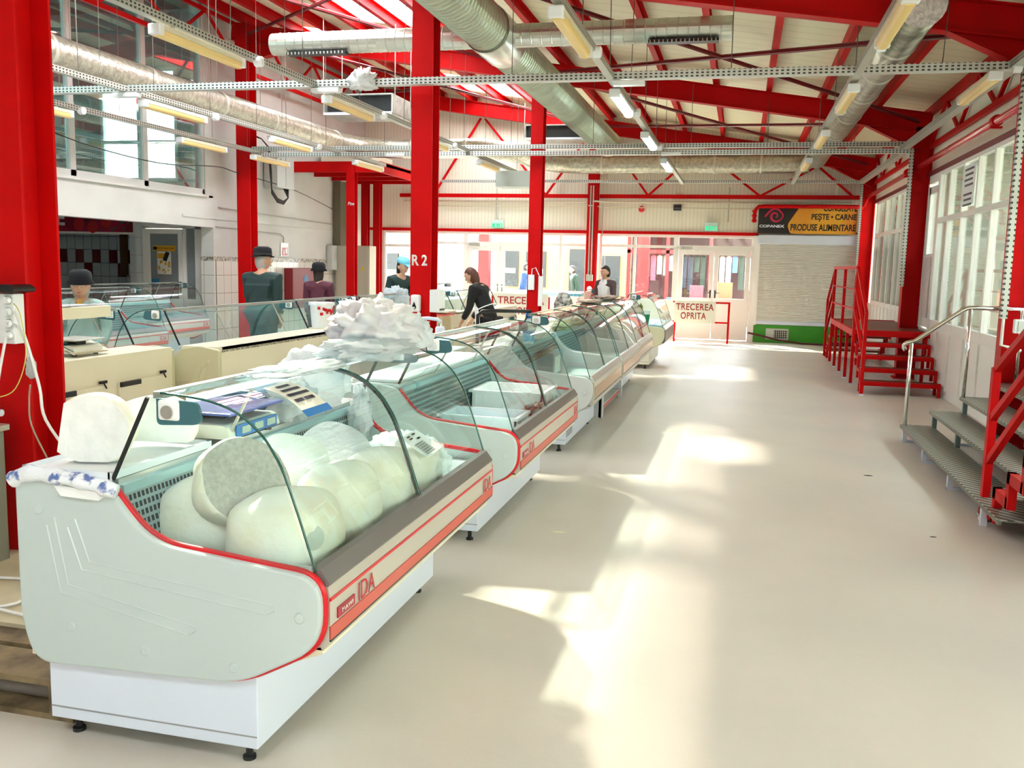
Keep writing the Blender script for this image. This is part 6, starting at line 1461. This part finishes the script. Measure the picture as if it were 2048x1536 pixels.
person('man in a dark green coat and black trilby seen from behind', -5.90, 10.6, 1.74, 175, dkgreen, trous, grey_hair, sx=1.22, hat=('trilby', felt), turn=-40, hair_len=.02, coat_len=.75)
person('woman in a maroon quilted jacket and black bell hat seen from behind', -5.95, 12.3, 1.58, 190, maroon, olive_c, dark_hair, sx=1.05, hat=('bucket', felt), turn=-10, hair_len=.25)
person('man in a light blue cap and dark jacket bending to the right', -5.15, 13.3, 1.72, 60, dkgreen, trous, dark_hair, lean=14, tilt=10, hat=('cap', M('blue_cap', (.18, .58, .75), .6)))
person('person in a brown knitted hat half hidden behind column R 2', -4.98, 13.55, 1.56, 100, black_c, trous, dark_hair, lean=10, hat=('hood', brown_c))
person('bending seller in black clothes with a white waist apron', -3.32, 12.15, 1.66, -100, black_c, black_c, brown_hair, lean=26, tilt=16, apron='waist', hair_len=.06, coat_len=.3, arms=[((.19, -.14, 1.16), (.14, -.34, 1.05)), ((-.19, -.14, 1.16), (-.14, -.34, 1.05))])
person('dark-haired woman in a white apron over a purple-brown top beyond the last cases', -2.42, 16.9, 1.66, -30, M('plum_top', (.10, .06, .06), .8), trous, dark_hair, apron='vest', turn=-12, tilt=12, hair_len=.02, hat=None, arms=[((.21, -.02, 1.13), (.16, -.20, 1.00)), ((-.21, -.02, 1.13), (-.16, -.20, 1.00))])
bpy.data.objects.new  # noqa

# ------------------------------------------------------------------ what shows through the back glazing
pav = M('pavement', (.56, .52, .45), .7, var=.2, vscale=2)
S(B().box(-16, 8, YB+.2, 40, -.12, -.02).ob('floor', pav))
orange = M('orange_render', (.36, .19, .085), .8); dkwin = M('dark_opening', (.02, .02, .022), .4); oscr = M('outdoor_red', (.20, .003, .006), .5); pale_o = M('outdoor_pale', (.30, .28, .22), .7)
t = T('far_building', 'orange building with dark shop windows beyond the left glass doors', 'building', (-7, 31, 0))
B().box(-8.2, -2.9, 30.5, 31.5, -.02, 3.1).ob('wall', orange, t)
for x0, x1, z0, z1 in ((-7.9, -7.35, .9, 2.1), (-7.1, -6.4, .9, 2.1), (-5.6, -4.9, .0, 2.2), (-4.6, -3.9, .3, 2.0)): w = B().box(x0, x1, 30.44, 30.5, z0, z1).ob('window', dkwin, t); B().box(x0+.1, x1-.1, 30.42, 30.44, z0+.45, z0+.62).ob('poster', pale_o, w)
t = T('market_booth', 'pale market booth with shelves beyond the glazing left of column R 2', 'booth', (-10.5, 27, 0))
B().box(-12.5, -9.0, 27.4, 27.5, -.02, 2.6).ob('rear_panel', pale_o, t)
for k, (x, z, w, h, c) in enumerate(((-12, 1.3, .3, .7, dkwin), (-11.5, .8, .2, 1.0, M('outdoor_orange', (.40, .08, .02), .5)), (-10.9, 1.4, .4, .5, dkwin), (-10.2, .6, .35, 1.1, M('outdoor_grey', (.16, .17, .16), .5)), (-9.7, 1.2, .3, .6, dkwin), (-11.8, 2.1, .3, .2, M('outdoor_blue', (.02, .10, .3), .5)))): B().box(x, x+w, 27.3, 27.4, z, z+h).ob('display', c, t)
B().box(-12.6, -8.9, 26.6, 27.5, 2.6, 2.75).ob('awning', oscr, t)
for x, lb in ((-6.95, 'red column outside beyond the left glass doors'), (-2.55, 'red column outside beyond the glazing behind the woman in the white apron')):
    tag(B().box(x-.15, x+.15, 24.6, 24.9, 0, 3.2).ob('outdoor_column', oscr), lb, 'column')
t = T('clothes_stall', 'red-framed stall of hanging clothes beyond the glazing left of the doors', 'stall', (-1.6, 26.5, 0))
b = B(); b.box(-3.2, .9, 27.6, 27.7, -.02, 2.7); b.ob('rear_panel', M('stall_dark', (.05, .008, .010), .6), t)
b = B()
for x in (-3.2, -2.1, -.9, .3): b.box(x, x+.1, 26.5, 26.6, -.02, 2.6)
b.box(-3.2, .9, 26.5, 26.6, 2.05, 2.15); b.box(-3.2, .9, 26.4, 27.7, 2.6, 2.7); b.ob('frame', oscr, t)
rnd.seed(21)
cols = [(.34, .34, .36), (.02, .02, .03), (.05, .12, .30), (.10, .02, .03), (.32, .28, .24), (.02, .03, .02), (.30, .05, .08)]
for k in range(22):
    x = -3.05+.175*k; c = cols[rnd.randrange(7)]; l = rnd.uniform(.45, 1.05); zt_ = 2.02
    b = B(); b.hull([(x, 26.62, zt_-.05), (x+.05, 26.66, zt_), (x+.10, 26.66, zt_), (x+.15, 26.62, zt_-.05), (x+.145, 26.60, zt_-l), (x+.005, 26.60, zt_-l), (x, 26.72, zt_-.05), (x+.15, 26.72, zt_-.05), (x+.145, 26.72, zt_-l), (x+.005, 26.72, zt_-l)], [(0, 1, 2, 3, 4, 5), (6, 9, 8, 7), (0, 6, 7, 3), (3, 7, 8, 4), (0, 5, 9, 6), (5, 4, 8, 9), (0, 3, 2, 1)])
    tag(b.ob('garment', M('garment_%d%d%d' % tuple(int(v*100) for v in c), c, .8)), 'garment hanging in the clothes stall outside', 'clothes', 'garments in the stall outside')
t = T('goods_table', 'table with dark blue cloth outside the doors next to the shutter', 'table', (-.9, 25.0, 0)); B().box(-1.9, -.1, 24.6, 25.2, .0, .86).ob('cloth', M('outdoor_navy', (.02, .05, .09), .7), t); B().box(-.7, -.2, 24.8, 25.1, .86, 1.3).ob('box', M('outdoor_brown', (.22, .06, .02), .6), t); B().box(-1.3, -.95, 24.75, 25.0, .86, 1.2).ob('box', M('outdoor_pink', (.35, .03, .05), .6), t)
t = T('goods_table', 'teal-covered table outside beyond the left glass doors', 'table', (-5, 24.6, 0)); B().box(-6.3, -4.0, 24.4, 25.2, 0, .9).ob('cloth', M('outdoor_teal', (.01, .07, .10), .7), t); B().box(-6.4, -3.9, 24.3, 25.3, .9, .94).ob('top', M('outdoor_grey', (.16, .17, .16), .5), t)
person('man in a blue jacket standing outside behind the left glass doors', -6.05, 25.6, 1.7, 100, M('outdoor_jacket_blue', (.005, .04, .16), .7), trous, dark_hair, lean=8)
person('person in a dark green coat outside right of the second aisle column', -4.55, 25.9, 1.66, -60, M('outdoor_green_coat', (.01, .03, .015), .7), trous, dark_hair, lean=10)
t = T('outdoor_canopy', 'dark red market roof edge showing above the back doors outside', 'roof', (-5, 26, 2.9))
b = B(); b.box(-9, -3.3, 24.3, 24.5, 2.62, 2.95); b.ob('fascia', M('outdoor_dark_red', (.06, .003, .005), .6), t)
b = B()
for k in range(6): b.beam((-8.8+k*.9, 24.55, 2.45), (-8.35+k*.9, 24.55, 3.0), .05, .05); b.beam((-8.35+k*.9, 24.55, 3.0), (-7.9+k*.9, 24.55, 2.45), .05, .05)
b.ob('lattice', oscr, t)
# rooms behind the right wall glazing
S(B().box(XR+.1, 6.2, -3.4, YB, .8, .84).ob('floor', M('room_floor', (.78, .74, .62), .6)))  # made pale as a reflector, bouncing daylight up to the hall roof
dim = M('room_wall', (.50, .50, .42), .8)
b = B(); b.box(6.2, 6.3, -3.4, YB, 0, 3.4); b.box(XR+.1, 4.6, -3.4, YB, 3.3, 3.4); b.box(XR+.1, 6.2, 15.55, 15.65, 0, 3.4); b.box(XR+.1, 6.2, YB, YB+.1, 0, 3.4); S(b.ob('wall_right', dim))  # ceiling gap added to let sky light in through the right glazing
for i, (y, c, h) in enumerate(((9.8, (.10, .09, .03), .9), (11.2, (.22, .24, .20), 1.5), (12.6, (.16, .10, .09), 1.2), (13.7, (.10, .12, .10), 1.7))):
    t = T('shelf_unit', ('low olive', 'tall grey', 'brown', 'tall dark green')[i]+' shelf unit inside the shop behind the right windows', 'shelf', (4.2, y, .84)); B().box(4.0, 4.4, y, y+.9, .84, .84+h).ob('carcass', M('shop_shelf%d' % i, c, .6), t)
    for k in range(3): B().box(3.97, 4.0, y, y+.9, .90+h*k/3, .93+h*k/3).ob('shelf_edge', M('shelf_edge', (.10, .08, .05), .5), t)
cc = [(.18, .02, .02), (.45, .30, .08), (.14, .08, .06), (.30, .04, .04), (.05, .06, .05), (.5, .4, .14), (.30, .06, .08)]
for i in range(8):
    y = 16.1+.62*i; b = B(); b.box(3.05, 3.12, y, y+.5, 1.0, 2.35 if i % 2 else 2.9); tag(b.ob('fabric_roll', M('fabric%d' % (i % 7), cc[i % 7], .7)), 'upright strip of coloured cloth inside the far right shop window', 'fabric', 'cloth strips in the far right window')
